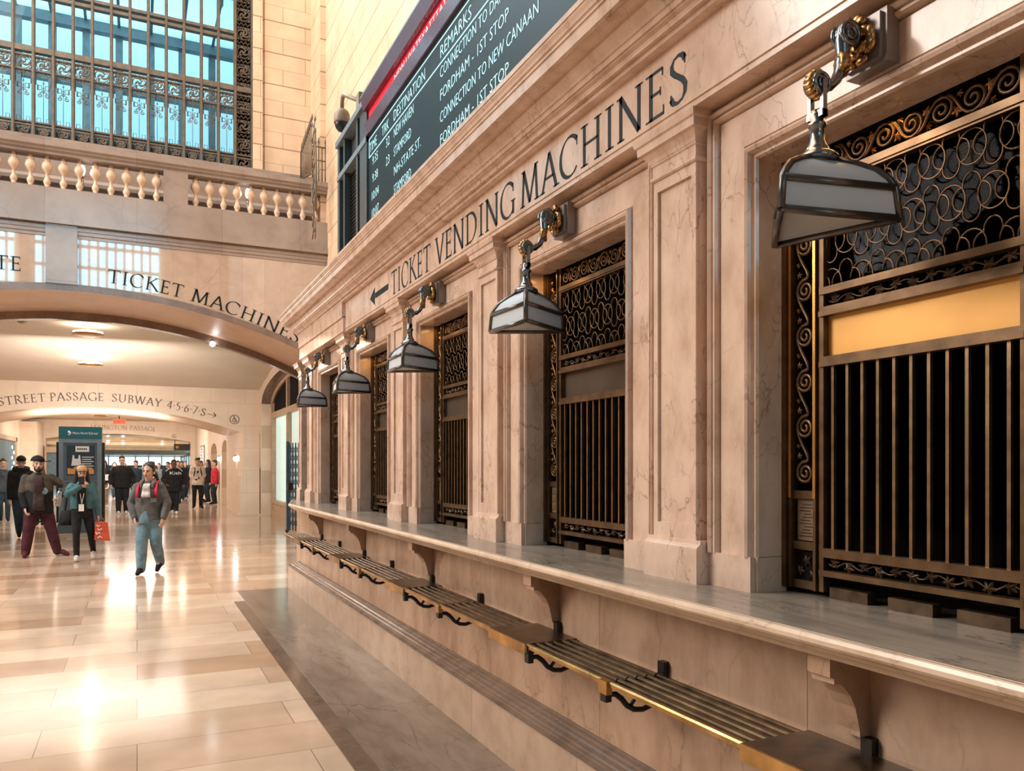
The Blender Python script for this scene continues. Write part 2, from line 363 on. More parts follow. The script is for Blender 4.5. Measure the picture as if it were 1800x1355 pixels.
# ------------------------------------------------------------------ roman capitals, drawn with a broad pen
def arc(cx, cy, rx, ry, a0, a1, n=14):
    return [(cx + rx * math.cos(math.radians(a0 + (a1 - a0) * i / n)), cy + ry * math.sin(math.radians(a0 + (a1 - a0) * i / n))) for i in range(n + 1)]
S_CURVE = [(.49, .83), (.42, .94), (.30, .975), (.17, .94), (.10, .83), (.11, .72), (.2, .62), (.32, .53), (.44, .43), (.51, .32), (.50, .17), (.42, .06), (.28, .02), (.15, .06), (.08, .18)]
G = {
 'T': (.80, [[(.4, 0), (.4, 1)], [(.03, .965), (.77, .965)]], [(.4, .02, .34, 'h'), (.04, .89, .17, 'v'), (.76, .89, .17, 'v')]),
 'I': (.40, [[(.2, 0), (.2, 1)]], [(.2, .02, .32, 'h'), (.2, .98, .32, 'h')]),
 'C': (.90, [arc(.5, .5, .44, .5, 42, 318, 22)], [(.83, .80, .24, 'v')]),
 'K': (.88, [[(.18, 0), (.18, 1)], [(.18, .46), (.7, .98)], [(.34, .6), (.86, .01)]], [(.18, .02, .3, 'h'), (.18, .98, .3, 'h'), (.7, .98, .26, 'h'), (.84, .02, .2, 'h')]),
 'E': (.64, [[(.17, 0), (.17, 1)], [(.17, .97), (.55, .97)], [(.17, .52), (.48, .52)], [(.17, .03), (.58, .03)]], [(.1, .02, .2, 'h'), (.1, .98, .2, 'h'), (.55, .9, .16, 'v'), (.48, .52, .18, 'v'), (.58, .1, .2, 'v')]),
 'M': (1.08, [[(.13, 0), (.2, 1)], [(.2, 1), (.54, .04)], [(.54, .04), (.87, 1)], [(.87, 1), (.95, 0)]], [(.13, .02, .26, 'h'), (.95, .02, .28, 'h'), (.14, .98, .16, 'h'), (.93, .98, .16, 'h')]),
 'A': (.84, [[(.07, 0), (.42, 1)], [(.42, 1), (.79, 0)], [(.2, .35), (.65, .35)]], [(.07, .02, .26, 'h'), (.79, .02, .3, 'h')]),
 'H': (.92, [[(.17, 0), (.17, 1)], [(.75, 0), (.75, 1)], [(.17, .52), (.75, .52)]], [(.17, .02, .3, 'h'), (.17, .98, .3, 'h'), (.75, .02, .3, 'h'), (.75, .98, .3, 'h')]),
 'N': (.94, [[(.14, 0), (.14, 1)], [(.12, 1), (.8, 0)], [(.8, 0), (.8, 1)]], [(.14, .02, .26, 'h'), (.09, .98, .2, 'h'), (.8, .98, .26, 'h')]),
 'S': (.60, [S_CURVE], [(.49, .84, .2, 'v'), (.08, .16, .2, 'v')]),
 'V': (.80, [[(.07, 1), (.42, 0)], [(.42, 0), (.74, 1)]], [(.07, .98, .28, 'h'), (.74, .98, .24, 'h')]),
 'D': (.92, [[(.17, 0), (.17, 1)], [(.17, .975), (.36, .975)] + arc(.36, .5, .47, .475, 88, -88, 18) + [(.17, .025)]], [(.1, .02, .2, 'h'), (.1, .98, .2, 'h')]),
 'G': (.94, [arc(.5, .5, .44, .5, 42, 320, 22), [(.84, .03), (.84, .42)]], [(.83, .80, .24, 'v'), (.84, .42, .26, 'h')]),
 'P': (.64, [[(.17, 0), (.17, 1)], [(.17, .975)] + arc(.33, .735, .24, .24, 88, -88, 14) + [(.17, .495)]], [(.17, .02, .3, 'h'), (.1, .98, .2, 'h')]),
 'R': (.80, [[(.17, 0), (.17, 1)], [(.17, .975)] + arc(.33, .745, .23, .23, 88, -88, 14) + [(.17, .515)], [(.36, .52), (.76, .01)]], [(.17, .02, .3, 'h'), (.1, .98, .2, 'h'), (.76, .02, .16, 'h')]),
 'U': (.92, [[(.17, 1), (.17, .34)] + arc(.46, .34, .29, .32, 180, 270, 8), [(.46, .02), (.6, .06), (.71, .17), (.75, .34), (.75, 1)]], [(.17, .98, .3, 'h'), (.75, .98, .26, 'h')]),
 'B': (.68, [[(.17, 0), (.17, 1)], [(.17, .975)] + arc(.32, .755, .2, .22, 88, -88, 12) + [(.17, .535)], [(.3, .535)] + arc(.33, .28, .25, .255, 88, -88, 12) + [(.17, .025)]], [(.1, .02, .2, 'h'), (.1, .98, .2, 'h')]),
 'W': (1.16, [[(.06, 1), (.34, 0)], [(.34, 0), (.58, .95)], [(.58, .95), (.84, 0)], [(.84, 0), (1.1, 1)]], [(.06, .98, .28, 'h'), (.56, .98, .26, 'h'), (1.1, .98, .24, 'h')]),
 'Y': (.78, [[(.06, 1), (.39, .46)], [(.39, .46), (.72, 1)], [(.39, .46), (.39, 0)]], [(.07, .98, .26, 'h'), (.72, .98, .24, 'h'), (.39, .02, .3, 'h')]),
 'O': (1.0, [arc(.5, .5, .44, .5, 90, 450, 26)], []),
 'L': (.62, [[(.17, 0), (.17, 1)], [(.17, .03), (.57, .03)]], [(.1, .02, .2, 'h'), (.17, .98, .3, 'h'), (.57, .1, .2, 'v')]),
 'X': (.82, [[(.1, 1), (.74, 0)], [(.7, 1), (.08, 0)]], [(.1, .98, .26, 'h'), (.7, .98, .24, 'h'), (.08, .02, .24, 'h'), (.74, .02, .28, 'h')]),
 '4': (.62, [[(.42, 0), (.42, 1)], [(.42, 1), (.04, .3)], [(.04, .3), (.58, .3)]], []),
 '5': (.56, [[(.46, .97), (.16, .97)], [(.16, .97), (.13, .56)], [(.13, .56)] + arc(.24, .3, .24, .3, 100, -110, 12)], []),
 '6': (.60, [[(.46, 1), (.28, .84), (.13, .58), (.09, .32)] + arc(.3, .29, .21, .29, 180, 520, 18)], []),
 '7': (.56, [[(.05, .97), (.52, .97)], [(.52, .97), (.2, 0)]], []),
 '·': (.30, [[(.15, .43), (.15, .55)]], []),
 ' ': (.42, [], []),
 '>': (1.0, [[(.05, .45), (.9, .45)], [(.62, .78), (.92, .45)], [(.92, .45), (.62, .12)]], []),
}
def pen_strip(pts, T, t, ang):
    n = len(pts); L_, R_ = [], []
    for i in range(n):
        a = pts[max(0, i - 1)]; b = pts[min(n - 1, i + 1)]
        dx, dy = b[0] - a[0], b[1] - a[1]; d = math.hypot(dx, dy) or 1
        nx, ny = -dy / d, dx / d
        ph = math.atan2(ny, nx) - ang
        w = math.hypot(T * math.cos(ph), t * math.sin(ph)) / 2
        L_.append((pts[i][0] + nx * w, pts[i][1] + ny * w)); R_.append((pts[i][0] - nx * w, pts[i][1] - ny * w))
    return L_, R_
def roman(mb, text, fn, cap, gap=.10, T=.125, t=.045, ang=math.radians(24), width=1.0, start=0.0):
    """writes text; fn maps (x, y) in metres along the line to a 3-D point; returns the width"""
    x = start / cap
    for ch in text:
        adv, strokes, serifs = G[ch]
        for st in strokes:
            if len(st) == 2:      # cut long straight strokes so they can follow a curved line
                (x0, y0), (x1, y1) = st; st = [(x0 + (x1 - x0) * k / 4, y0 + (y1 - y0) * k / 4) for k in range(5)]
            L_, R_ = pen_strip(st, T, t, ang); n = len(st)
            vs_ = [fn((x + p[0] * width) * cap, p[1] * cap) for p in L_] + [fn((x + p[0] * width) * cap, p[1] * cap) for p in R_]
            mb.add(vs_, [(i, i + 1, n + i + 1, n + i) for i in range(n - 1)])
        for (sx, sy, ln, d) in serifs:
            hw, hh = (ln / 2, .02) if d == 'h' else (.02, ln / 2)
            c = [(sx - hw, sy - hh), (sx + hw, sy - hh), (sx + hw, sy + hh), (sx - hw, sy + hh)]
            mb.add([fn((x + p[0] * width) * cap, p[1] * cap) for p in c], [(0, 1, 2, 3)])
        x += (adv + gap) * width
    return (x - gap * width) * cap - start
def roman_width(text, cap, gap=.10, width=1.0):
    return (sum(G[c][0] for c in text) + gap * (len(text) - 1)) * cap * width

def font_text(name, body, mat, parent, origin, xdir, ydir, size, sx=1.0, fit=None, align='LEFT', shear=0.0, thin=0.0):
    """sans lettering as a flat mesh lying on the plane given by two directions"""
    cu = bpy.data.curves.new(name, 'FONT'); cu.body = body; cu.size = 1.0; cu.align_x = align; cu.resolution_u = 2
    cu.offset = thin; cu.shear = shear
    to = bpy.data.objects.new(name, cu); COL.objects.link(to)
    dg = bpy.context.evaluated_depsgraph_get(); dg.update()
    me = bpy.data.meshes.new_from_object(to.evaluated_get(dg))
    bpy.data.objects.remove(to)
    xs = [v.co.x for v in me.vertices]
    k = size / .72
    if fit: sx = fit / ((max(xs) - min(xs)) * k)
    O, X, Yv = Vector(origin), Vector(xdir), Vector(ydir)
    for v in me.vertices:
        v.co = O + X * (v.co.x * k * sx) + Yv * (v.co.y * k)
    me.materials.clear(); me.materials.append(mat)
    o = bpy.data.objects.new(name, me); COL.objects.link(o); o.parent = parent
    return o

def part(mb, name, mat, root):
    """a part built in world metres, stored relative to its (unrotated) thing"""
    l = root.location
    mb.v = [(p[0] - l.x, p[1] - l.y, p[2] - l.z) for p in mb.v]
    return mb.build(name, mat, root)

def sweep(mb, path, prof, cap=True):
    """profile (outward offset, z) swept along a plan polyline with mitred corners; outward is to the left of travel"""
    n = len(path); nr = []
    for i in range(n - 1):
        dx, dy = path[i + 1][0] - path[i][0], path[i + 1][1] - path[i][1]; d = math.hypot(dx, dy)
        nr.append((-dy / d, dx / d))
    rings = []
    for i, (x, y) in enumerate(path):
        a = nr[max(0, i - 1)]; b = nr[min(n - 2, i)]
        mx_, my_ = a[0] + b[0], a[1] + b[1]; l2 = (mx_ * mx_ + my_ * my_) / 2 or 1
        mx_, my_ = mx_ / l2, my_ / l2
        rings.append([(x + mx_ * d, y + my_ * d, z) for d, z in prof])
    k = len(prof); vs_ = [p for r in rings for p in r]
    fs = [(i * k + j, i * k + (j + 1) % k, (i + 1) * k + (j + 1) % k, (i + 1) * k + j) for i in range(n - 1) for j in range(k)]
    mb.add(vs_, fs)
    if cap: mb.add(rings[0], [tuple(range(k))]); mb.add(rings[-1], [tuple(range(k))[::-1]])
    return mb

# ------------------------------------------------------------------ the floor
b = MB(); b.quad((-14, -6, 0), (6, -6, 0), (6, 92, 0), (-14, 92, 0)); structure(b.build('floor', M['floor']), 'polished cream slab floor of the concourse')
b = MB(); b.prism([(1.065, 0), (1.068, .004), (1.19, .004), (1.19, 0)], -3, 10.15); structure(b.build('trim_1', M['strip_edge']), 'dark polished marble edging strip in the floor')
b = MB(); b.prism([(1.19, 0), (1.19, .006), (1.86, .006), (1.86, 0)], -3, 11.0); structure(b.build('trim_2', M['strip_dark']), 'brown worn marble apron along the booth')

# ------------------------------------------------------------------ the ticket booth: body, plinth, counter, entablature
CT = 1.184
b = MB(); sweep(b, [(1.846, -2.5), (1.846, 11.0), (2.7, 11.0)], [(0, .006), (0, .30), (-.1, .30), (-.1, .006)])
structure(b.build('baseboard_booth', M['plinth']), 'tan marble base course along the foot of the booth')
b = MB(); sweep(b, [(1.846, -2.5), (1.846, 11.0), (2.7, 11.0)],
                [(-.1, .30), (.0, .30), (.010, .305), (.012, .312), (.002, .316), (-.010, .319), (-.012, .327), (-.03, .329), (-.036, .336), (-.062, .340), (-.07, .348), (-.088, .351), (-.094, .360), (-.112, .363), (-.116, .372), (-.13, .373), (-.13, .30)])
structure(b.build('trim_3', M['trim_stone']), 'dark polished moulding capping the base course of the booth')
b = MB(); sweep(b, [(1.97, -2.5), (1.97, 11.03), (3.4, 11.03)], [(0, .3), (0, CT - .086), (-.3, CT - .086), (-.3, .3)])
structure(b.build('wall_booth', M['marble_wall']), 'tan marble slabs of the booth front below the counter')
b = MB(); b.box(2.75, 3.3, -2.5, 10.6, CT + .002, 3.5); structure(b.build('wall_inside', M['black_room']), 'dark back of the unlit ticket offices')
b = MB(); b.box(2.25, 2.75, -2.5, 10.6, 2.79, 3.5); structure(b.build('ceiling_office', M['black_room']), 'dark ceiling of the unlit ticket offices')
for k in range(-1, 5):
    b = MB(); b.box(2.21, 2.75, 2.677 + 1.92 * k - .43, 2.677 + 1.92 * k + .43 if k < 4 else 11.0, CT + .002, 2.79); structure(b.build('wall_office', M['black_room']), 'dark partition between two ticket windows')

ct = MB(); sweep(ct, [(1.70, -2.5), (1.70, 10.1), (1.93, 11.22), (2.6, 11.22)],
                 [(-.7, CT), (-.012, CT), (-.003, CT - .005), (0, CT - .014), (0, CT - .026), (-.006, CT - .034), (-.018, CT - .040), (-.030, CT - .052), (-.045, CT - .058), (-.06, CT - .075), (-.09, CT - .084), (-.7, CT - .084)])
top = thing('marble_counter', 'long worn grey marble counter running under the ticket windows', 'counter', (1.95, 4, 1.10))
part(ct, 'counter_slab', M['counter'], top)
nb = MB(); sweep(nb, [(1.70, -2.5), (1.70, 10.1), (1.93, 11.22), (2.6, 11.22)],
                 [(-.016, CT + .0012), (-.003, CT - .004), (.0015, CT - .014), (.0015, CT - .026), (-.005, CT - .0345), (-.017, CT - .0415), (-.029, CT - .0535), (-.044, CT - .0595), (-.059, CT - .0765), (-.08, CT - .0765), (-.06, CT - .02), (-.02, CT - .004)])
o = part(nb, 'nosing', M['sill_stone'], top); o['label'] = 'pale chipped moulded front edge'

def corbel(y):
    c = MB(); c.prism([(1.975, 1.103), (1.805, 1.103), (1.805, 1.04), (1.822, 1.034), (1.822, 1.018), (1.85, 1.014), (1.862, 1.004), (1.888, .975), (1.907, .94), (1.918, .90), (1.926, .865), (1.926, .85), (1.975, .85)], y - .0425, y + .0425)
    return c
BC = [1.717 + 1.92 * i for i in range(5)]
PC = [2.677 + 1.92 * i for i in range(5)]
ORD = ['nearest the camera, beside the wide bronze window', 'second along from the camera', 'third along from the camera', 'fourth along from the camera', 'at the far end of the row']
ORDN = ['first', 'second', 'third', 'fourth', 'last']
for i, y in enumerate(BC):
    t = thing('corbel', 'stepped marble corbel under the counter, %s counting from the camera' % ORDN[i], 'bracket', (1.9, y, .85), group='corbels under the marble counter')
    part(corbel(y), 'corbel_block', M['marble_wall'], t)

# text band, end block and cornice
b = MB(); b.box(1.948, 2.4, -2.5, 8.155, 3.042, 3.345); b.box(1.942, 2.0, -2.5, 8.155, 3.066, 3.072)
b.box(1.912, 2.4, 8.155, 10.6, 3.195, 3.345); b.box(1.924, 2.4, 8.155, 10.59, 3.042, 3.195); b.box(1.908, 2.4, 8.155, 10.604, 3.186, 3.198)
frieze = b.build('wall_frieze', M['marble']); structure(frieze, 'marble lettering band over the ticket windows')
b = MB()
cprof = [(.35, 3.343), (0.002, 3.343), (-.010, 3.346), (-.014, 3.358), (-.014, 3.366), (-.034, 3.366), (-.034, 3.374), (-.040, 3.384), (-.056, 3.392), (-.056, 3.400), (-.066, 3.400), (-.066, 3.424), (-.074, 3.426), (-.078, 3.440), (-.10, 3.458), (-.11, 3.470), (-.11, 3.480), (-.15, 3.480), (-.17, 3.484), (-.172, 3.489), (-.195, 3.489), (-.197, 3.543), (-.204, 3.543), (-.204, 3.556), (-.212, 3.560), (-.216, 3.572), (-.226, 3.586), (-.226, 3.594), (-.232, 3.596), (-.232, 3.62), (.35, 3.62)]
sweep(b, [(1.918, -2.5), (1.918, 10.6), (3.5, 10.6)], [(-d, z) for d, z in cprof]); b.box(2.0, 3.5, -2.5, 10.7, 3.56, 3.615)
structure(b.build('trim_4', M['marble']), 'deep moulded marble cornice crowning the booth')

def roman_on_frieze(text, y0, cap, name, w=1.0, gap=.10):
    mb = MB(); roman(mb, text, lambda x, z: (1.9465, y0 - x, 3.091 + z), cap, gap=gap, width=w)
    return mb.build(name, M['ink'], frieze)
for txt, y0, w, nm in [('TICKET', 6.512, 1.02, 1), ('VENDING', 5.41, 1.085, 2), ('MACHINES', 4.008, 1.08, 3)]:
    roman_on_frieze(txt, y0, .198, 'inscription', w)['label'] = 'the inlaid word ' + txt
b = MB(); f_ = lambda y, z: (1.9465, y, z)
b.quad(f_(7.02, 3.165), f_(6.6, 3.165), f_(6.6, 3.215), f_(7.02, 3.215))
b.add([f_(7.19, 3.19), f_(7.10, 3.235), f_(7.02, 3.275), f_(7.03, 3.215), f_(7.03, 3.165), f_(7.02, 3.105), f_(7.10, 3.145)], [(0, 1, 2, 3, 4, 5, 6)])
b.build('inscription_arrow', M['ink'], frieze)

# ------------------------------------------------------------------ pilasters
def pilaster(y, x=1.98, hw=.178, label='', k=1.0, wallx=2.06):
    t = thing('pilaster', label, 'pilaster', (x + .05, y, CT), group='pilasters between the ticket windows')
    sh = hw - .036; xs = x + .026
    p = MB(); p.box(x, wallx + .02, y - hw, y + hw, CT, 1.318)
    p.prism([(x, 1.318), (x + .001, 1.326), (x + .008, 1.333), (x + .018, 1.34), (x + .02, 1.355), (wallx, 1.355), (wallx, 1.318)], y - hw, y + hw)
    part(p, 'plinth', M['marble'], t)
    s = MB(); s.box(xs + .013, wallx + .02, y - sh, y + sh, 1.34, 2.90)
    fr = .028
    s.box(xs, xs + .014, y - sh, y - sh + fr, 1.34, 2.90); s.box(xs, xs + .014, y + sh - fr, y + sh, 1.34, 2.90)
    s.box(xs, xs + .014, y - sh + fr, y + sh - fr, 1.34, 1.415); s.box(xs, xs + .014, y - sh + fr, y + sh - fr, 2.815, 2.90)
    part(s, 'shaft', M['marble'], t)
    c = MB()
    def ring(z0, z1, d0, d1):
        a = [(xs - d0, y - sh - d0), (wallx + .02, y - sh - d0), (wallx + .02, y + sh + d0), (xs - d0, y + sh + d0)]
        e = [(xs - d1, y - sh - d1), (wallx + .02, y - sh - d1), (wallx + .02, y + sh + d1), (xs - d1, y + sh + d1)]
        c.add([(*q, z0) for q in a] + [(*q, z1) for q in e], [(0, 1, 5, 4), (1, 2, 6, 5), (2, 3, 7, 6), (3, 0, 4, 7), (0, 3, 2, 1), (4, 5, 6, 7)])
    for seg in [(2.862, 2.868, .006, .012), (2.868, 2.879, .012, .012), (2.879, 2.884, .012, .004), (2.884, 2.926, .003, .003), (2.926, 2.931, .004, .010), (2.931, 2.938, .010, .010), (2.938, 2.955, .012, .018), (2.955, 2.976, .018, .036), (2.976, 2.981, .036, .05), (2.981, 3.012, .05, .052), (3.012, 3.018, .052, .06), (3.018, 3.0418, .06, .066)]:
        ring(*seg)
    part(c, 'capital', M['marble'], t)
    return t
for i, y in enumerate(PC):
    pilaster(y, label='panelled marble pilaster, %s in the row counting from the camera' % ORDN[i] if i < 4 else 'panelled marble pilaster beyond the farthest ticket window, before the corner one')
pilaster(11.0, hw=.13, label='narrow marble pilaster on the set-back far corner of the booth')

# ------------------------------------------------------------------ window surrounds
OH, OT = .53, 2.78        # half width and top of each opening
sprof = [(0, .15), (0, .016), (.006, .006), (.018, .006), (.02, -.004), (.026, -.016), (.036, -.022), (.046, -.016), (.052, -.002), (.054, .010), (.060, .010), (.062, .002), (.192, .002), (.194, .012), (.200, .012), (.202, -.006), (.208, -.018), (.216, -.018), (.219, -.006), (.223, -.006), (.226, -.020), (.236, -.028), (.246, -.022), (.25, -.010), (.254, .006), (.30, .006), (.30, .15)]
def surround(y, label):
    t = thing('window_surround', label, 'surround', (2.10, y, CT), group='moulded window surrounds')
    for nm in ('jamb_far', 'jamb_near', 'lintel'):
        m_ = MB(); vs_ = []
        n = len(sprof)
        for e in (0, 1):
            for (q, dx) in sprof:
                X = 2.05 + dx
                if nm == 'lintel': p = (X, y + (OH + q if e == 0 else -OH - q), min(OT + q, 3.042))
                else:
                    sg = 1 if nm == 'jamb_far' else -1
                    p = (X, y + sg * (OH + q), 1.312 if e == 0 else min(OT + q, 3.042))
                vs_.append(p)
        m_.add(vs_, [(j, (j + 1) % n, n + (j + 1) % n, n + j) for j in range(n)])
        m_.add(vs_, [tuple(range(n))[::-1], tuple(range(n, 2 * n))])
        part(m_, 'lintel' if nm == 'lintel' else 'jamb', M['marble'], t)
    for sg in (1, -1):
        m_ = MB(); y0, y1 = sorted((y + sg * (OH + .012), y + sg * (OH + .30)))
        m_.box(2.036, 2.2, y0, y1, CT, 1.314)
        y0, y1 = sorted((y + sg * OH, y + sg * (OH + .012))); m_.box(2.058, 2.2, y0, y1, CT, 1.314)
        part(m_, 'base_block', M['marble'], t)
for i, y in enumerate(BC):
    surround(y, 'moulded marble frame around the %s ticket window from the camera' % ORDN[i])

# ------------------------------------------------------------------ the bronze ticket window grilles
def spiral(cy, cz, r0, r1, turns, a1, d=1, n=26):
    return [(cy + (r0 + (r1 - r0) * (k / n)) * math.cos(a1 - d * 2 * PI * turns * (1 - k / n)), cz + (r0 + (r1 - r0) * (k / n)) * math.sin(a1 - d * 2 * PI * turns * (1 - k / n))) for k in range(n + 1)]
def bez(p0, p1, p2, p3, n=8):
    return [tuple((1 - t) ** 3 * a + 3 * (1 - t) ** 2 * t * b_ + 3 * (1 - t) * t * t * c + t ** 3 * d for a, b_, c, d in zip(p0, p1, p2, p3)) for t in [k / n for k in range(1, n + 1)]]
def leaf(mb, cx, cy, cz, s, a=0.0, th=.004):
    pts = []
    for k in range(20):
        r = s * (1.0 if k % 4 == 0 else .45 if k % 2 == 0 else .7); an = a + 2 * PI * k / 20
        pts.append((cy + r * math.cos(an), cz + r * math.sin(an)))
    n = len(pts)
    mb.add([(cx, *p) for p in pts] + [(cx - th * 2.2, cy, cz)] + [(cx + th, *p) for p in pts], [(k, (k + 1) % n, n) for k in range(n)] + [(k, (k + 1) % n, n + 1 + (k + 1) % n, n + 1 + k) for k in range(n)])

GX = 2.195
def grille(y, label):
    t = thing('ticket_window_grille', label, 'window grille', (GX, y, CT), group='bronze ticket window grilles')
    def bx(mb, y0, y1, z0, z1, x0=GX, x1=GX + .03): return mb.box(x0, x1, y + y0, y + y1, z0, z1)
    f = MB()
    for sg in (-1, 1):
        bx(f, *sorted((sg * .53, sg * .512)), CT + .02, OT, GX - .02, GX + .03)
        bx(f, *sorted((sg * .508, sg * .494)), CT + .02, OT, GX - .008, GX + .03)
        bx(f, *sorted((sg * .384, sg * .372)), CT + .02, OT, GX - .014, GX + .03)
        bx(f, *sorted((sg * .366, sg * .345)), CT + .02, OT, GX - .004, GX + .03)
        for z0, z1 in ((CT + .02, CT + .05), (1.345, 1.375), (1.53, 1.56)): bx(f, *sorted((sg * .50, sg * .36)), z0, z1)
    for z0, z1, dx in ((2.648, 2.672, .010), (2.640, 2.652, .004), (2.255, 2.28, .010), (2.178, 2.196, .014), (2.196, 2.212, .004), (2.0, 2.018, .012), (2.018, 2.036, .004), (1.328, 1.36, .008), (1.262, 1.282, .012)):
        bx(f, -.36, .36, z0, z1, GX - dx, GX + .03)
    part(f, 'frame', M['bronze'], t)
    for k in range(11):
        r = MB(); yy = y - .31 + .062 * k; r.box(GX + .002, GX + .016, yy - .0055, yy + .0055, 1.355, 2.005); part(r, 'bar', M['bar'], t)
    pl = MB(); bx(pl, -.348, .348, 2.036, 2.18, GX + .022, GX + .034); part(pl, 'sign_plate', M['plate'], t)
    # lattice of barbed lobes and rings
    la = MB()
    for r in range(4):
        for k in range(-4, 5):
            cz = 2.585 - .147 * r; cy = y + .13 * (k + (.5 if r % 2 else 0))
            pts = []
            for q in range(40):
                a = 2 * PI * q / 40; rr = .74 + .40 * abs(math.cos(2 * a)) ** .8
                pts.append((cy + .052 * rr * math.sin(a), cz + .064 * rr * math.cos(a)))
            pts2 = [(cy + .065 + .046 * math.cos(2 * PI * q / 20), cz + .052 * math.sin(2 * PI * q / 20)) for q in range(20)]
            for pp in (pts, pts2):
                seg = []
                for p in pp + [pp[0]]:
                    if abs(p[0] - y) < .35 and 2.272 < p[1] < 2.652: seg.append((GX + .012, *p))
                    else:
                        if len(seg) > 2: la.tube(seg, .0032, 4)
                        seg = []
                if len(seg) > 2: la.tube(seg, .0032, 4)
    part(la, 'lattice', M['bronze'], t)
    # running scrolls in both upright panels and the top band
    for sg in (-1, 1):
        sc = MB(); lf = MB(); c0 = y + sg * .439
        for k in range(7):
            cz = 1.625 + .166 * k
            p = spiral(c0, cz, .006, .043, 2.0, PI / 2 * 1.1, 1)
            if k < 6:
                e = p[-1]
                p += bez(e, (e[0] - .03, e[1] + .005), (c0 + .03, cz + .105), (c0 + .040, cz + .166), 8)
            sc.tube([(GX + .008, *q) for q in p], .0072, 5)
            for (ly, lz, s_, a_) in ((.033, .062, .014, .3), (-.035, .085, .013, 1.1), (.038, .10, .011, 2)):
                leaf(lf, GX + .012, c0 + ly, cz + lz, s_, a_)
        so_ = part(sc, 'scroll_panel', M['bronze'], t); sub(part(lf, 'scroll_leaves', M['bronze_gilt'], t), so_)
        nt = MB(); nt.box(GX + .012, GX + .016, c0 - .042, c0 + .042, 1.378, 1.527); nt_o = part(nt, 'notice_plate', M['bronze'] if sg < 0 else M['notice'], t)
        if sg > 0:
            nl = MB()
            for q in range(11): nl.box(GX + .0112, GX + .0119, c0 - .032 + .006 * (q % 3), c0 + .034 - .008 * (q % 4), 1.392 + .0115 * q, 1.396 + .0115 * q)
            sub(part(nl, 'notice_print', M['bronze_dark'], t), nt_o)
        lp = MB()
        for a_, q in ((0, 0), (.9, .03), (2, -.03)): leaf(lp, GX + .014, c0 + q, 1.275 + .05 * math.cos(a_ * 2) * .6, .022, a_)
        part(lp, 'leaf_panel', M['bronze_dark'], t)
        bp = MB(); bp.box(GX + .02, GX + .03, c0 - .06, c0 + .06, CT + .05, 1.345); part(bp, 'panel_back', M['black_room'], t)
    sc = MB(); lf = MB()
    for k in range(7):
        c0 = y - .305 + .1015 * k; up = 1 if k % 2 else -1
        p = spiral(c0, 2.725, .005, .040, 1.8, -PI / 2 * up, up)
        if k < 6:
            e = p[-1]; p += bez(e, (e[0] + .045, e[1] - .004 * up), (c0 + .05, 2.725 + .035 * up), (c0 + .1015 - .02, 2.725 + .038 * up), 6)
        sc.tube([(GX + .008, *q) for q in p], .0058, 5)
        leaf(lf, GX + .008, c0 + .052, 2.725 - .018 * up, .02, k); leaf(lf, GX + .01, c0 + .045, 2.725 + .03 * up, .013, k + 1)
    so_ = part(sc, 'scroll_frieze', M['bronze'], t); sub(part(lf, 'frieze_leaves', M['bronze_gilt'], t), so_)
    for z0 in (2.234, 1.306):
        vn = MB(); vn.tube([(GX + .014, y - .34 + .68 * q / 60, z0 + .010 * math.sin(q * 2 * PI / 10)) for q in range(61)], .0035, 4); vo_ = part(vn, 'vine_stem', M['bronze_dark'], t)
        vl = MB()
        for q in range(11): leaf(vl, GX + .012, y - .31 + .062 * q, z0 + .006 * (-1) ** q, .024, q * .8)
        sub(part(vl, 'vine_leaves', M['bronze_dark'], t), vo_)
    gl = MB(); gl.box(GX + .045, GX + .05, y - .5, y + .5, CT + .06, OT); part(gl, 'window_pane', M['dark_glass'], t)
    for k in (-.22, .02, .26):
        ft = MB(); ft.box(GX + .01, GX + .05, y + k - .09, y + k + .07, CT, CT + .04); part(ft, 'slot_block', M['bronze_dark'], t)
    return t
g0 = grille(BC[0], 'bronze ticket grille with a sign plate painted with an amber reflection, closest to the camera')
for i in range(1, 5):
    c = copy_tree(g0); c.location.y = BC[i]
    c['label'] = 'bronze ticket grille with dull brown sign plate, %s window from the camera' % ORDN[i]
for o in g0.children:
    if o.name.startswith('sign_plate'): o.data = o.data.copy(); o.data.materials[0] = M['plate_reflection']; o['label'] = 'brass sign plate painted with an amber reflection'
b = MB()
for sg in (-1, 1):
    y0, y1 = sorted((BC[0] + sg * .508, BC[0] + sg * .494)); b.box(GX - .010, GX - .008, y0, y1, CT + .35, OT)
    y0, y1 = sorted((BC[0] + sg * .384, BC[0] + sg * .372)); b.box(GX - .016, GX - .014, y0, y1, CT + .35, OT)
part(b, 'reflection_edge', M['trim_reflection'], g0)  # bright strips painting warm reflected light along the first grille's edges
# added unseen warm lights: one beside the first window, small ones under the lintels
light('warm_fill_light', 'POINT', (1.72, -.25, 2.30), 9, (1, .60, .25), radius=.12)
light('window_reveal_fill', 'AREA', (2.09, BC[0] + .05, 2.74), 1.0, (1, .52, .16), .10, (2.2, BC[0] + .05, 2.0), .9)
for i in (1, 2, 3): light('window_reveal_fill', 'AREA', (2.09, BC[i] + .38, 2.74), .4, (1, .55, .2), .08, (2.2, BC[i] + .48, 2.0), .2)

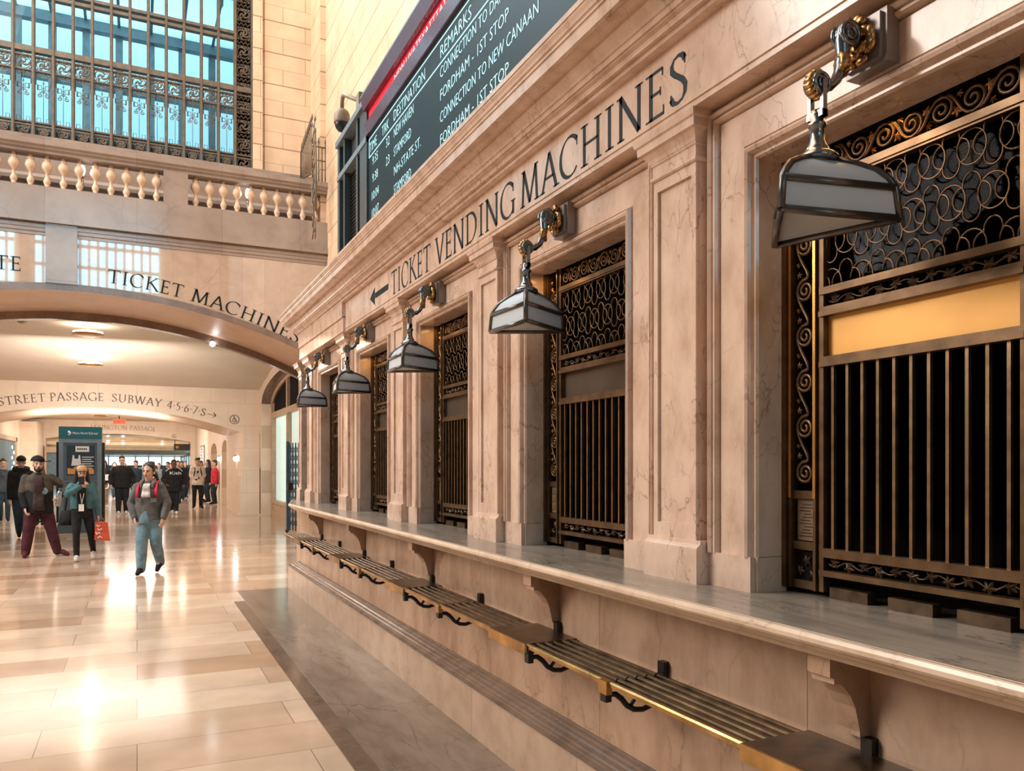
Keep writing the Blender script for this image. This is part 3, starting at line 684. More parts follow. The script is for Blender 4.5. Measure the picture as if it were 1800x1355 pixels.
# ------------------------------------------------------------------ bracket lamps
def bracket_lamp(label, turn):
    """arm fixed to the lintel; three-sided opal shade hanging on a swivel"""
    t = thing('bracket_lamp', label, 'wall lamp', (2.05, 0, 2.35), group='three-sided bracket lamps over the ticket windows')
    xc, zb = 1.80, 2.355
    pl = MB(); pl.box(2.0, 2.05, -.075, .075, 2.85, 3.01); pl.box(1.985, 2.0, -.062, .062, 2.862, 2.998); plate_o = part(pl, 'backplate', M['lamp_plate'], t)
    ac = MB(); rnd = random.Random(3)
    for k in range(26):
        a = rnd.uniform(0, 2 * PI); rr = rnd.uniform(.02, .068)
        ac.ball((1.975 - rnd.uniform(0, .015), rr * math.cos(a) * .85, 2.93 + rr * math.sin(a)), .012, .016, .022, 7, 5, Matrix.Rotation(a, 3, 'X'))
    for k in range(12):
        a = k / 12 * 2 * PI; ac.ball((1.90 + .012 * math.cos(a), .022 * math.cos(a), 2.845 + .022 * math.sin(a)), .018, .012, .026, 7, 5, Matrix.Rotation(a, 3, 'X'))
    sub(part(ac, 'acanthus', M['bronze_gilt'], t), plate_o)
    am = MB()
    p = [(1.985, 2.935), (1.955, 2.955), (1.925, 2.965), (1.905, 2.95), (1.90, 2.915), (1.903, 2.87), (1.895, 2.83), (1.875, 2.795), (1.85, 2.772), (1.825, 2.765), (1.80, 2.768)]
    am.tube([(q[0], 0, q[1]) for q in p], [.02, .022, .024, .024, .022, .02, .018, .016, .015, .014, .013], 10)
    arm_o = part(am, 'arm', M['nickel'], t)
    for (cx, cz, r) in ((1.915, 2.935, .034), (1.80, 2.765, .028)):
        vo = MB()
        for yy, sgn in ((.018, 1), (-.018, -1)):
            vo.tube([(cx + r * math.cos(a), yy, cz + r * math.sin(a)) for a in [2 * PI * k / 20 for k in range(20)]], .007, 6, closed=True)
            vo.tube([(cx + r * .5 * math.cos(a), yy + .004 * sgn, cz + r * .5 * math.sin(a)) for a in [2 * PI * k / 16 for k in range(16)]], .005, 5, closed=True)
        vo.add(*disc_x(cx, cz, r, .02)); sub(part(vo, 'volute', M['nickel'], t), arm_o)
    gk = MB()
    for k in range(8):
        a = PI * .5 + PI * (k / 7); gk.ball((1.80 + .034 * math.cos(a), 0, 2.765 + .034 * math.sin(a)), .010, .02, .012, 7, 5)
    sub(part(gk, 'volute_leaf', M['bronze_gilt'], t), arm_o)
    hg = MB()
    for yy in (-.024, .024): hg.box(xc - .008, xc + .008, yy - .006, yy + .006, 2.665, 2.77)
    hg.box(xc - .012, xc + .012, -.03, .03, 2.665, 2.685)
    hg.lathe([(.014, 2.69), (.02, 2.675), (.02, 2.655), (.026, 2.65), (.026, 2.642), (.019, 2.636), (.021, 2.60), (.028, 2.585), (.034, 2.575), (.034, 2.568), (.05, 2.56), (.06, 2.55), (.062, 2.54), (.03, 2.538)], 18, cx=xc)
    part(hg, 'hanger', M['nickel'], t)
    def tri(rho, z, yaw=math.radians(turn)):
        return [Vector((xc + rho * math.cos(yaw + k * 2 * PI / 3), rho * math.sin(yaw + k * 2 * PI / 3), z)) for k in range(3)]
    lev = [(.220, zb), (.209, zb + .088), (.195, zb + .112), (.165, zb + .140), (.115, zb + .163), (.055, zb + .184)]
    fr = MB()
    R = [tri(r, z) for r, z in lev]
    for ring, rr in ((R[0], .0125), (R[1], .013), (R[5], .01)):
        for k in range(3):
            fr.tube([ring[k], ring[(k + 1) % 3]], rr, 4)
    for k in range(3): fr.tube([r_[k] for r_ in R], .0115, 6)
    shade_o = part(fr, 'lamp_shade', M['lamp_frame'], t)
    for k in range(3):
        for a, e in ((0, 1), (1, 5)):
            g = MB(); rows = R[a:e + 1]
            vs_ = [r_[k] for r_ in rows] + [r_[(k + 1) % 3] for r_ in rows]; n = len(rows)
            g.add(vs_, [(q, q + 1, n + q + 1, n + q) for q in range(n - 1)], e > 1)
            sub(part(g, 'glass_pane', M['lamp_glass'], t), shade_o)
    g = MB(); rb = tri(.200, zb + .006); g.add(rb + [p_ + Vector((0, 0, .004)) for p_ in rb], [(0, 1, 2), (5, 4, 3), (0, 3, 4, 1), (1, 4, 5, 2), (2, 5, 3, 0)])
    sub(part(g, 'bottom_pane', M['lamp_glass'], t), shade_o)
    return t
def disc_x(cx, cz, r, hw, n=18):
    vs_ = [(cx + r * math.cos(2 * PI * k / n), -hw, cz + r * math.sin(2 * PI * k / n)) for k in range(n)] + [(cx + r * math.cos(2 * PI * k / n), hw, cz + r * math.sin(2 * PI * k / n)) for k in range(n)]
    return vs_, [(k, (k + 1) % n, n + (k + 1) % n, n + k) for k in range(n)] + [tuple(range(n)), tuple(range(n, 2 * n))]
for i, (y, turn) in enumerate(zip(BC, (79, 123, 119, 113, 112))):
    l_ = bracket_lamp(['three-sided opal lamp hanging closest to the camera, flat face turned outward', 'three-sided opal lamp with one corner pointing outward, second window from the camera', 'three-sided opal lamp over the third window from the camera', 'three-sided opal lamp over the fourth window from the camera', 'smallest-looking three-sided opal lamp, over the farthest ticket window'][i], turn)
    l_.location.y = y

# ------------------------------------------------------------------ brass parcel racks below the counter
def rack(y, label):
    t = thing('brass_parcel_rack', label, 'rack', (1.95, y, .70), group='brass parcel racks along the booth')
    zt = .80
    pf = MB(); pf.box(1.678, 1.955, y - .25, y + .18, zt - .012, zt + .002); pf.prism([(1.83, -.04 + y), (1.955, -.04 + y), (1.955, .0 + y)], zt - .01, zt, 'z')
    pf_o = part(pf, 'platform', M['brass_dark'], t)
    fa = MB(); fa.box(1.668, 1.68, y - .25, y + .18, zt - .05, zt + .002); sub(part(fa, 'platform_edge', M['brass'], t), pf_o)
    for (a, e) in ((-.955, -.25), (.18, .955)):
        for k in range(6):
            s = MB(); x = 1.688 + .047 * k; w = .0105 if k else .014
            s.prism([(x - w, zt - .018), (x + w, zt - .018), (x + w, zt - .004), (x + w * .5, zt + .002), (x - w * .5, zt + .002), (x - w, zt - .004)], y + a, y + e)
            part(s, 'slat', M['brass'] if k == 0 else M['brass_dark'], t)
    eb = MB(); eb.box(1.668, 1.955, y - .965, y - .925, zt - .026, zt - .004); eb_o = part(eb, 'cross_bar', M['brass_dark'], t)
    eb = MB(); eb.box(1.668, 1.955, y - .27, y - .25, zt - .04, zt - .002); part(eb, 'cross_bar', M['brass_dark'], t)
    bl = MB(); bl.box(1.663, 1.69, y - .985, y - .925, zt - .05, zt + .003); sub(part(bl, 'end_block', M['brass'], t), eb_o)
    for yy in (-.945, -.26):
        s = MB(); s.box(1.672, 1.70, y + yy - .02, y + yy + .02, zt - .085, zt - .02)
        pp = [(1.70, zt - .06), (1.73, zt - .062), (1.76, zt - .085), (1.785, zt - .115), (1.82, zt - .135), (1.86, zt - .14), (1.895, zt - .13), (1.92, zt - .115), (1.955, zt - .12)]
        s.tube([(q[0], y + yy, q[1]) for q in pp], .012, 6)
        pp = [(1.80, zt - .12), (1.83, zt - .085), (1.87, zt - .06), (1.955, zt - .05)]
        s.tube([(q[0], y + yy, q[1]) for q in pp], .008, 6)
        s.ball((1.945, y + yy, zt - .13), .018, .018, .022, 8, 6)
        part(s, 'scroll_bracket', M['iron'], t)
    for yy in (-.955, -.05):
        s = MB(); s.box(1.942, 1.972, y + yy - .02, y + yy + .02, zt - .03, zt + .048); part(s, 'wall_post', M['iron'], t)
    return t
r0 = rack(BC[0], 'brass parcel rack closest to the camera, below the counter')
for i in range(1, 5):
    c = copy_tree(r0); c.location.y = BC[i]
    c['label'] = 'slatted brass parcel rack below the %s ticket window from the camera' % ORDN[i]

# ------------------------------------------------------------------ departures board on the booth roof
bd = thing('departures_board', 'black electronic train departures board standing on the booth roof', 'departures board', (2.3, 4.0, 3.62))
BX = 2.1
b = MB(); b.box(BX + .06, 2.62, -1.5, 9.06, 3.62, 5.30); part(b, 'case', M['board_case'], bd)
b = MB(); b.box(BX, BX + .06, -1.5, 7.81, 3.62, 4.95); part(b, 'screen', M['screen'], bd)
b = MB(); b.prism([(BX - .03, 4.95), (BX - .035, 5.08), (BX + .06, 5.085), (BX + .06, 4.95)], -1.5, 7.83); part(b, 'lower_trim', M['board_top'], bd)
b = MB(); b.box(BX, BX + .055, -1.5, 7.81, 5.088, 5.205); part(b, 'ticker_screen', M['ticker'], bd)
b = MB(); b.prism([(BX - .05, 5.205), (BX - .08, 5.33), (2.62, 5.345), (2.62, 5.205)], -1.5, 7.83); part(b, 'canopy', M['board_top'], bd)
b = MB(); b.box(BX - .08, BX - .06, -1.5, 7.84, 5.325, 5.345); b.box(BX - .05, 2.62, 7.83, 9.08, 5.28, 5.345); part(b, 'top_rail', M['kiosk_edge'], bd)
for y0, y1 in ((7.81, 8.08), (8.17, 8.24), (8.74, 8.80), (8.99, 9.08)):
    b = MB(); b.box(BX - .02, BX + .08, y0, y1, 3.62, 5.33); part(b, 'post', M['board_case'], bd)
b = MB(); b.box(BX - .03, BX + .06, 7.81, 9.08, 4.90, 4.96); part(b, 'rail', M['kiosk_edge'], bd)
b = MB()
for k in range(32): b.prism([(BX + .045, 3.62 + .04 * k), (BX + .06, 3.65 + .04 * k), (BX + .062, 3.65 + .04 * k), (BX + .062, 3.62 + .04 * k)], 8.24, 8.74)
part(b, 'louvre', M['iron'], bd)
yd, zd = (0, -1, 0), (0, 0, 1)
def bt(nm, s, y, z, h, fit, mat='screen_text', x=BX - .003):
    l = bd.location
    o = font_text(nm, s, M[mat], bd, (x - l.x, y - l.y, z - l.z), yd, zd, h, fit=fit, thin=-.012)
    o['label'] = 'lit words ' + s
b = MB()
for z in (4.905, 4.725): b.box(BX - .004, BX, -1.5, 7.78, z, z + .007)
b.box(BX - .004, BX, 7.773, 7.78, 4.725, 4.905); part(b, 'display_line', M['screen_text'], bd)
for s, y, f_w in (('TIME', 7.755, .25), ('TRK', 7.32, .22), ('DESTINATION', 6.95, .86), ('REMARKS', 5.73, .62)): bt('heading', s, y, 4.765, .10, f_w)
rows = [('9:35', '32', 'NEW HAVEN', 'CONNECTION TO DANBURY'), ('9:38', '23', 'STAMFORD', 'FORDHAM - 1ST STOP'), ('10:04', '', 'NH-STATE ST.', 'CONNECTION TO NEW CANAAN'), ('10:07', '', 'STAMFORD', 'FORDHAM - 1ST STOP')]
for k, (a, t_, d, r) in enumerate(rows):
    z = 4.612 - .171 * k
    bt('display_text', a, 7.66 if len(a) == 4 else 7.70, z, .088, .19 if len(a) == 4 else .24)
    if t_: bt('display_text', t_, 7.19, z, .088, .11)
    bt('display_text', d, 6.94, z, .088, .062 * len(d)); bt('display_text', r, 5.73, z, .088, .0685 * len(r))
bt('ticker_text', 'NEW LIVATEXATTTATTENTION', 6.93, 5.115, .062, 1.9, 'ticker_text')

dc = thing('security_camera', 'tan dome security camera hanging off the end of the departures board', 'camera', (2.1, 9.0, 5.3))
b = MB(); b.lathe([(.02, 5.70), (.045, 5.69), (.075, 5.665), (.088, 5.63), (.092, 5.54), (.086, 5.53)], 20, 2.1, 8.95); part(b, 'housing', M['camera_shell'], dc)
b = MB(); b.lathe([(.082, 5.535), (.082, 5.515), (.07, 5.475), (.045, 5.445), (.012, 5.435)], 20, 2.1, 8.95); part(b, 'dome', M['black'], dc)
b = MB(); b.tube([(2.1, 8.95, 5.69), (2.1, 8.95, 5.78), (2.1, 8.92, 5.815), (2.1, 8.86, 5.82), (2.1, 8.16, 5.46)], .024, 8); b.box(2.07, 2.15, 8.08, 8.2, 5.34, 5.52); part(b, 'arm', M['camera_shell'], dc)

# ------------------------------------------------------------------ the stone hall walls
b = MB(); b.quad((3.56, -3, 0), (3.56, 16.62, 0), (3.56, 16.62, 18), (3.56, -3, 18)); b.quad((3.445, 16.62, 6), (3.445, 17.7, 6), (3.445, 17.7, 18), (3.445, 16.62, 18))
structure(b.build('wall_right', M['stone_y']), 'tall ashlar wall rising behind the booth')
b = MB(); b.quad((3.445, 16.62, 6), (3.58, 16.62, 6), (3.58, 16.62, 18), (3.445, 16.62, 18)); b.quad((2.47, 17.62, 6), (3.46, 17.62, 6), (3.46, 17.62, 18), (2.47, 17.62, 18))
b.box(2.225, 2.42, 17.56, 17.8, 6.2, 18); b.box(2.42, 2.50, 17.66, 17.8, 6.2, 18)
structure(b.build('wall_far', M['stone_x']), 'cream ashlar wall beside the great window')

def circ(xc, zc, R): return lambda x: zc - (R - math.sqrt(max(0, R * R - (x - xc) ** 2)))
def arch_wall(mb, fn, xa, xb, x0, x1, y0, y1, ztop, n=48, soffit=None, back=True):
    """wall from x0 to x1 with an opening xa..xb under the curve fn"""
    xs = [xa + (xb - xa) * k / n for k in range(n + 1)]
    for y in ((y0, y1) if back else (y0,)):
        mb.add([(x, y, fn(x)) for x in xs] + [(x, y, ztop) for x in xs], [(k, k + 1, n + 2 + k, n + 1 + k) for k in range(n)])
        mb.quad((x0, y, 0), (xa, y, 0), (xa, y, ztop), (x0, y, ztop)); mb.quad((xb, y, 0), (x1, y, 0), (x1, y, ztop), (xb, y, ztop))
    so = soffit or mb
    so.add([(x, y0, fn(x)) for x in xs] + [(x, y1, fn(x)) for x in xs], [(k, k + 1, n + 2 + k, n + 1 + k) for k in range(n)])
    for x in (xa, xb): so.quad((x, y0, 0), (x, y1, 0), (x, y1, fn(x)), (x, y0, fn(x)))
def band(mb, f0, f1, xa, xb, y, y2, n=60):
    xs = [xa + (xb - xa) * k / n for k in range(n + 1)]
    a = [(x, y, f0(x)) for x in xs]; c = [(x, y, f1(x)) for x in xs]
    a2 = [(x, y2, f0(x)) for x in xs]; c2 = [(x, y2, f1(x)) for x in xs]
    for p, q in ((a, c), (a, a2), (c, c2)):
        mb.add(p + q, [(k, k + 1, n + 2 + k, n + 1 + k) for k in range(n)])

A1 = circ(-1.0, 4.83, 10.2); W1 = 16.5
b = MB(); so = MB(); arch_wall(b, A1, -5.95, 3.75, -9, 3.75, W1, 18.7, 6.08, soffit=so, back=False)
arch_front = structure(b.build('wall_front', M['panel']), 'polished marble wall over the first arch')
structure(so.build('ceiling_arch', M['soffit']), 'stone underside of the first arch')
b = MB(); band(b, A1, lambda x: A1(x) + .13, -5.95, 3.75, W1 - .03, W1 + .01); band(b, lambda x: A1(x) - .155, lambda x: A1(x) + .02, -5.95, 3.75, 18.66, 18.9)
structure(b.build('trim_5', M['archivolt']), 'dark marble bands edging the first arch')
b = MB(); b.box(-1.49, -.985, W1 - .05, W1 + .02, 4.95, 6.1)
for x0, x1 in ((-.985, 3.6), (-6.6, -1.49)):
    pr = [(W1 + .01, 5.985), (W1 - .045, 5.985), (W1 - .045, 5.93), (W1 - .03, 5.92), (W1 - .03, 5.865), (W1 - .012, 5.85), (W1 - .012, 5.80), (W1 + .01, 5.79)]
    b.prism([(p[0], p[1]) for p in pr], x0, x1, 'x')
b.prism([(-6.6, W1 + .01), (-6.6, W1 - .10), (3.6, W1 - .10), (3.6, W1 + .01)], 6.02, 6.14, 'z'); b.box(-9, 3.6, W1 - .075, W1 + .3, 6.14, 6.43)
structure(b.build('trim_6', M['balcony']), 'plain marble fascia and panel moulding under the balustrade')
b = MB(); b.box(-9, 3.6, W1 + .0, 17.7, 6.2, 6.43); b.box(-9, 3.5, 17.45, 17.75, 6.4, 7.93); b.prism([(17.45, 7.0), (17.38, 7.05), (17.38, 7.12), (17.45, 7.2)], -9, 3.5, 'x'); b.prism([(17.45, 6.43), (17.36, 6.43), (17.36, 6.58), (17.40, 6.62), (17.45, 6.7)], -9, 3.5, 'x')
structure(b.build('wall_balcony', M['balcony']), 'marble balcony floor and parapet behind the balusters')

bal = thing('balustrade', 'marble balustrade with plump balusters above the first arch', 'balustrade', (0, W1, 6.43))
b = MB(); b.box(-9, 3.58, W1 - .04, W1 + .30, 6.43, 6.675); part(b, 'base_rail', M['balcony'], bal)
b = MB(); b.prism([(W1 - .10, 7.49), (W1 - .10, 7.40), (W1 - .06, 7.37), (W1 - .06, 7.345), (W1 - .02, 7.32), (W1 - .02, 7.275), (W1 + .28, 7.275), (W1 + .34, 7.40), (W1 + .34, 7.49)], -9, 3.58, 'x'); part(b, 'hand_rail', M['balcony'], bal)
for x0, x1 in ((.455, .885), (-2.9, -2.45)):
    b = MB(); b.box(x0, x1, W1 - .04, W1 + .28, 6.675, 7.275); part(b, 'pier', M['balcony'], bal)
bprof = [(.055, 6.675), (.055, 6.70), (.03, 6.715), (.05, 6.76), (.062, 6.80), (.05, 6.84), (.028, 6.89), (.024, 6.93), (.032, 6.965), (.062, 7.0), (.088, 7.05), (.09, 7.09), (.075, 7.14), (.045, 7.175), (.06, 7.19), (.06, 7.205), (.034, 7.22), (.034, 7.275)]
b0 = None
xs_ = [.335 - .259 * k for k in range(11)] + [1.03 + .2565 * k for k in range(10)] + [-3.05 - .259 * k for k in range(4)]
for x in xs_:
    if b0 is None:
        b = MB(); b.lathe([(r, z - 6.675) for r, z in bprof], 12); b0 = b.build('baluster', M['baluster'], bal); c = b0
    else:
        c = b0.copy(); COL.objects.link(c)
    c.location = (x, .12, .245)

# inscriptions that ride on the arch curves
def on_arch(parent, text, fn_z, x0, y, cap, mat, w=1.0, gap=.10, dz=0):
    mb = MB()
    def f(x, z):
        X = x0 + x; s = (fn_z(X + .01) - fn_z(X - .01)) / .02
        L_ = math.hypot(1, s)
        return (X - s / L_ * z, y, fn_z(X) + dz + z / L_)
    wd = roman(mb, text, f, cap, gap=gap, width=w)
    o = mb.build('inscription', mat, parent); o['label'] = 'painted words ' + text.replace('>', 'arrow').replace('·', ' ').strip()
    return wd
T1 = circ(-1.15, 5.075, 9.5)
on_arch(arch_front, 'TICKET', T1, -.50, W1 - .004, .252, M['ink'], w=1.02, gap=.11)
on_arch(arch_front, 'MACHINES', T1, .93, W1 - .004, .252, M['ink'], w=1.13, gap=.11)
on_arch(arch_front, 'GATE', lambda x: 5.12, -2.78, W1 - .004, .252, M['ink'], w=1.02, gap=.11)

# the great window: bronze-painted iron lattice in front, glass floors and daylight behind
win = bpy.data.objects.new('window_1', None); COL.objects.link(win); structure(win, 'great iron-latticed window filled with blue daylight'); win.location = (0, 17.7, 7.9)
mx = [2.21 - .334 * k for k in range(17)]
for k, x in enumerate(mx):
    b = MB(); w_ = .03 if k else .02; b.box(x - w_, x + w_, 17.64, 17.76, 7.9, 13.2); b.box(x - w_ * .45, x + w_ * .45, 17.615, 17.64, 7.9, 13.2); part(b, 'mullion', M['iron_brown'], win)
for z, h_ in ((9.63, .055), (9.51, .012), (9.235, .014), (8.245, .014), (8.18, .012), (7.965, .014), (10.68, .032), (10.80, .03), (11.86, .032), (11.98, .03)):
    b = MB(); b.box(mx[-1], mx[1] if z > 9.7 else mx[0], 17.63 if h_ > .02 else 17.66, 17.75, z - h_, z + h_); part(b, 'transom', M['iron_brown'], win)
def medallion(mb, cx, cz, hw, hh, y=17.68, var=0):
    c = [(cx - hw, y, cz - hh), (cx + hw, y, cz - hh), (cx + hw, y, cz + hh), (cx - hw, y, cz + hh)]
    mb.tube(c, .010, 4, closed=True)
    R_ = min(hw, hh) * .93
    mb.tube([(cx + R_ * math.cos(2 * PI * k / 18), y, cz + R_ * math.sin(2 * PI * k / 18)) for k in range(18)], .010, 4, closed=True)
    for q in range(4 if var else 3):
        a0 = 2 * PI * q / (4 if var else 3) + var
        p = [(cx + R_ * (.18 + .72 * t / 8) * math.cos(a0 + 2.2 * t / 8), y, cz + R_ * (.18 + .72 * t / 8) * math.sin(a0 + 2.2 * t / 8)) for t in range(9)]
        mb.tube(p, .014, 4)
        for t in (3, 5, 7): mb.ball((p[t][0] + .02, y, p[t][2] + .016), .02, .01, .016, 6, 4)
    mb.ball((cx, y, cz), R_ * .22, .014, R_ * .22, 8, 5)
    for sx in (-1, 1):
        for sz in (-1, 1): mb.ball((cx + sx * hw * .84, y, cz + sz * hh * .84), .022, .01, .022, 6, 4)
for k in range(1, 16):
    cx = (mx[k] + mx[k + 1]) / 2
    b = MB(); medallion(b, cx, 9.372, .128, .128, var=k % 2 * .7)
    for dx in (-.07, 0, .07): b.box(cx + dx - .006, cx + dx + .006, 17.67, 17.69, 9.51, 9.59)
    part(b, 'medallion', M['iron_brown'], win)
    b = MB(); y = 17.68
    b.tube([(cx, y, 8.25), (cx, y, 9.23)], .007, 4)
    for sx in (-1, 1):
        b.tube([(cx + sx * q[0], y, q[1]) for q in spiral(.07, 9.16, .012, .045, 1.4, PI, 1, 14)] + [(cx + sx * .01, y, 9.19), (cx + sx * .004, y, 9.23)], .008, 4)
        b.tube([(cx + sx * .10, y, 9.20), (cx + sx * .125, y, 9.20), (cx + sx * .125, y, 8.98), (cx + sx * .09, y, 8.98), (cx + sx * .09, y, 8.88)], .008, 4)
        b.tube([(cx + sx * .03, y, 8.97), (cx + sx * .10, y, 8.97), (cx + sx * .10, y, 8.89), (cx + sx * .03, y, 8.89)], .008, 4, closed=True)
        b.tube([(cx + sx * q[0], y, q[1]) for q in spiral(.065, 8.78, .010, .042, 1.3, PI / 2, -1, 14)] + [(cx + sx * .02, y, 8.86), (cx, y, 8.9)], .008, 4)
        b.tube([(cx + sx * .05, y, 8.26), (cx + sx * .05, y, 8.34), (cx + sx * .11, y, 8.34), (cx + sx * .11, y, 8.26)], .006, 4)
    for zz in (8.84, 8.93, 9.02): b.ball((cx, y, zz), .016, .012, .02, 6, 4)
    part(b, 'scroll_work', M['iron_brown'], win)
    b = MB(); medallion(b, cx, 8.072, .128, .085, var=k % 2 * .6)
    b.tube([(cx - .14 + .28 * q / 8, 17.68, 8.212 + .022 * (-1) ** q) for q in range(9)], .009, 4); part(b, 'bottom_medallion', M['iron_brown'], win)
cx = (mx[0] + mx[1]) / 2
for k in range(12):
    cz = 8.07 + .395 * k
    b = MB(); medallion(b, cx, cz, .13, .13, var=k % 2 * .7); b.tube([(cx - .13 + .26 * q / 6, 17.68, cz + .197 + .03 * (-1) ** q) for q in range(7)], .012, 4); part(b, 'border_medallion', M['iron_brown'], win)
b = MB(); b.box(mx[0] - .004, mx[0] + .03, 17.74, 17.78, 7.9, 13); b.quad((mx[1], 17.80, 7.9), (mx[0] + .03, 17.80, 7.9), (mx[0] + .03, 17.80, 13), (mx[1], 17.80, 13)); part(b, 'border_back', M['black_room'], win)
b = MB(); b.box(mx[-1], mx[1], 17.705, 17.712, 7.9, 13.2); part(b, 'glass', M['clear_glass'], win)
for z in (11.7, 8.0):
    b = MB(); b.box(-6, 2.6, 17.95, 20.3, z, z + .12); o = part(b, 'glass_floor', M['catwalk'], win); o['label'] = 'pale blue glass block walkway floor'
    b = MB(); b.box(-6, 2.6, 17.86, 17.97, z - .05, z + .18); b.box(-6, 2.6, 20.2, 20.4, z - .22, z + .2); part(b, 'walkway_beam', M['outer_steel'], win)
for k in range(14):
    x = 2.3 - .668 * k
    b = MB(); b.box(x - .075, x + .075, 20.3, 20.5, 6.5, 14); part(b, 'outer_mullion', M['outer_steel'], win)
    b = MB(); b.prism([(17.9, 11.66), (17.9, 11.45), (18.3, 11.6), (20.2, 11.66)], x - .03, x + .03, 'x'); part(b, 'walkway_bracket', M['outer_steel'], win)
for z in (9.15, 10.3, 12.6): b = MB(); b.box(-6, 2.6, 20.35, 20.5, z - .05, z + .05); part(b, 'outer_transom', M['outer_steel'], win)
b = MB(); b.quad((-9, 21.6, 5), (5, 21.6, 5), (5, 21.6, 24), (-9, 21.6, 24)); o = part(b, 'daylight', M['sky'], win); o['label'] = 'pale blue daylight beyond the outer panes'

# spiked iron screens on the end of the balcony
def finial(mb, p, d, s=1.0):
    p = Vector(p); d = Vector(d).normalized()
    mb.tube([p, p + d * .03 * s, p + d * .06 * s, p + d * .09 * s, p + d * .17 * s], [.008, .012, .024 * s, .02 * s, .002], 6)
sp = thing('spiked_screen', 'fan-shaped iron anti-climb screen with spikes, projecting from the balustrade end', 'iron screen', (3.2, 16.9, 6.4))
b = MB(); b.tube([(3.2, 17.42, 7.82), (3.2, 17.42, 8.42), (3.2, 16.3, 8.62), (3.2, 15.95, 8.35), (3.2, 15.83, 7.6), (3.2, 15.85, 6.7)], .022, 6); b.tube([(3.2, 17.42, 7.84), (3.2, 16.35, 7.6), (3.2, 16.2, 7.55)], .022, 6); b.tube([(3.2, 16.2, 7.55), (3.2, 15.85, 7.75)], .016, 6); b.tube([(3.2, 16.18, 7.6), (3.2, 16.22, 7.0), (3.2, 15.95, 6.4)], .022, 6); part(b, 'screen_frame', M['iron_brown'], sp)
for k in range(9):
    yy = 17.35 - .135 * k; zt = 8.42 + .2 * (17.42 - yy) / 1.12
    b = MB(); b.tube([(3.2, yy, 7.84 - .22 * (17.42 - yy)), (3.2, yy, zt)], .011, 5); finial(b, (3.2, yy, zt), (0, -.15 - .03 * k, 1)); part(b, 'upright_spike', M['iron_brown'], sp)
for k in range(9):
    a = math.radians(78 - 20 * k); c = Vector((3.2, 16.16, 7.55)); d = Vector((0, -math.cos(a) * .42, math.sin(a))) if k < 4 else Vector((0, -.34, -.0))
    z0 = 8.5 - .24 * k
    b = MB(); p1 = (3.2, 15.98 - .01 * min(k, 4) , z0); b.tube([(3.2, 16.2, z0 - .35), p1], .011, 5); finial(b, p1, (0, -1, .9 - .2 * k), .9); part(b, 'fan_spike', M['iron_brown'], sp)
b = MB()
for zz in (6.9, 7.2, 7.4): b.tube([(3.2, q[0], q[1]) for q in spiral(16.0, zz, .02, .12, 1.2, 0, 1, 12)], .014, 5)
b.tube([(3.2, 15.95, 6.5), (3.2, 15.93, 6.3)], .02, 5); finial(b, (3.2, 15.93, 6.32), (0, 0, -1)); part(b, 'scroll_foot', M['iron_brown'], sp)
fn_ = thing('iron_railing', 'upright iron railing with spear finials standing on the balcony corner', 'railing', (3.4, 16.6, 7.49))
b = MB(); b.tube([(3.26, 16.62, 8.28), (3.56, 16.62, 8.28)], .014, 5); b.tube([(3.26, 16.62, 8.0), (3.56, 16.62, 8.0)], .012, 5); part(b, 'rail', M['iron_brown'], fn_)
for k in range(5):
    x = 3.27 + .07 * k; b = MB(); b.tube([(x, 16.62, 7.47), (x, 16.62, 8.28 if k % 2 else 8.32)], .012, 5)
    if k % 2 == 0: finial(b, (x, 16.62, 8.32), (0, 0, 1), .9)
    part(b, 'railing_bar', M['iron_brown'], fn_)

# ------------------------------------------------------------------ the vestibule beyond the first arch
cp = [(18.7, 4.66), (19.6, 4.84), (20.8, 4.90), (22.2, 4.88), (23.8, 4.79), (25.4, 4.62), (26.8, 4.42), (28.02, 4.225)]
b = MB(); b.add([(-8, y, z) for y, z in cp] + [(3.9, y, z) for y, z in cp], [(k, k + 1, len(cp) + k + 1, len(cp) + k) for k in range(len(cp) - 1)], True)
structure(b.build('ceiling_vestibule', M['plaster']), 'cream vaulted plaster ceiling of the vestibule')
# side wall with a wide arched shopfront
yc, hwid, zs, rise = 23.2, 4.3, 3.72, .72
def lun(y): return zs + rise * math.sqrt(max(0, 1 - ((y - yc) / hwid) ** 2))
b = MB(); so = MB(); n = 40; ys = [yc - hwid + 2 * hwid * k / n for k in range(n + 1)]
b.add([(3.75, y, lun(y)) for y in ys] + [(3.75, y, 5.0) for y in ys], [(k, k + 1, n + 2 + k, n + 1 + k) for k in range(n)])
b.quad((3.75, 18.7, 0), (3.75, ys[0], 0), (3.75, ys[0], 5), (3.75, 18.7, 5)); b.quad((3.75, ys[-1], 0), (3.75, 28.05, 0), (3.75, 28.05, 5), (3.75, ys[-1], 5))
so.add([(3.75, y, lun(y)) for y in ys] + [(4.2, y, lun(y)) for y in ys], [(k, k + 1, n + 2 + k, n + 1 + k) for k in range(n)])
for y in (ys[0], ys[-1]): b.quad((3.75, y, 0), (4.2, y, 0), (4.2, y, zs), (3.75, y, zs))
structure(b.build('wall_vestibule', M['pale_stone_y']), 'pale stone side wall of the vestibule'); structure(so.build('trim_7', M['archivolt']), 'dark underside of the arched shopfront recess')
sw = bpy.data.objects.new('window_3', None); COL.objects.link(sw); structure(sw, 'arched shopfront with tan frame and lit lower panes'); sw.location = (4.1, 23.2, 0)
b = MB()
for y in (27.42, 24.45, 21.6, 19.0): b.box(4.06, 4.2, y - .09, y + .09, 0, lun(y) + .02)
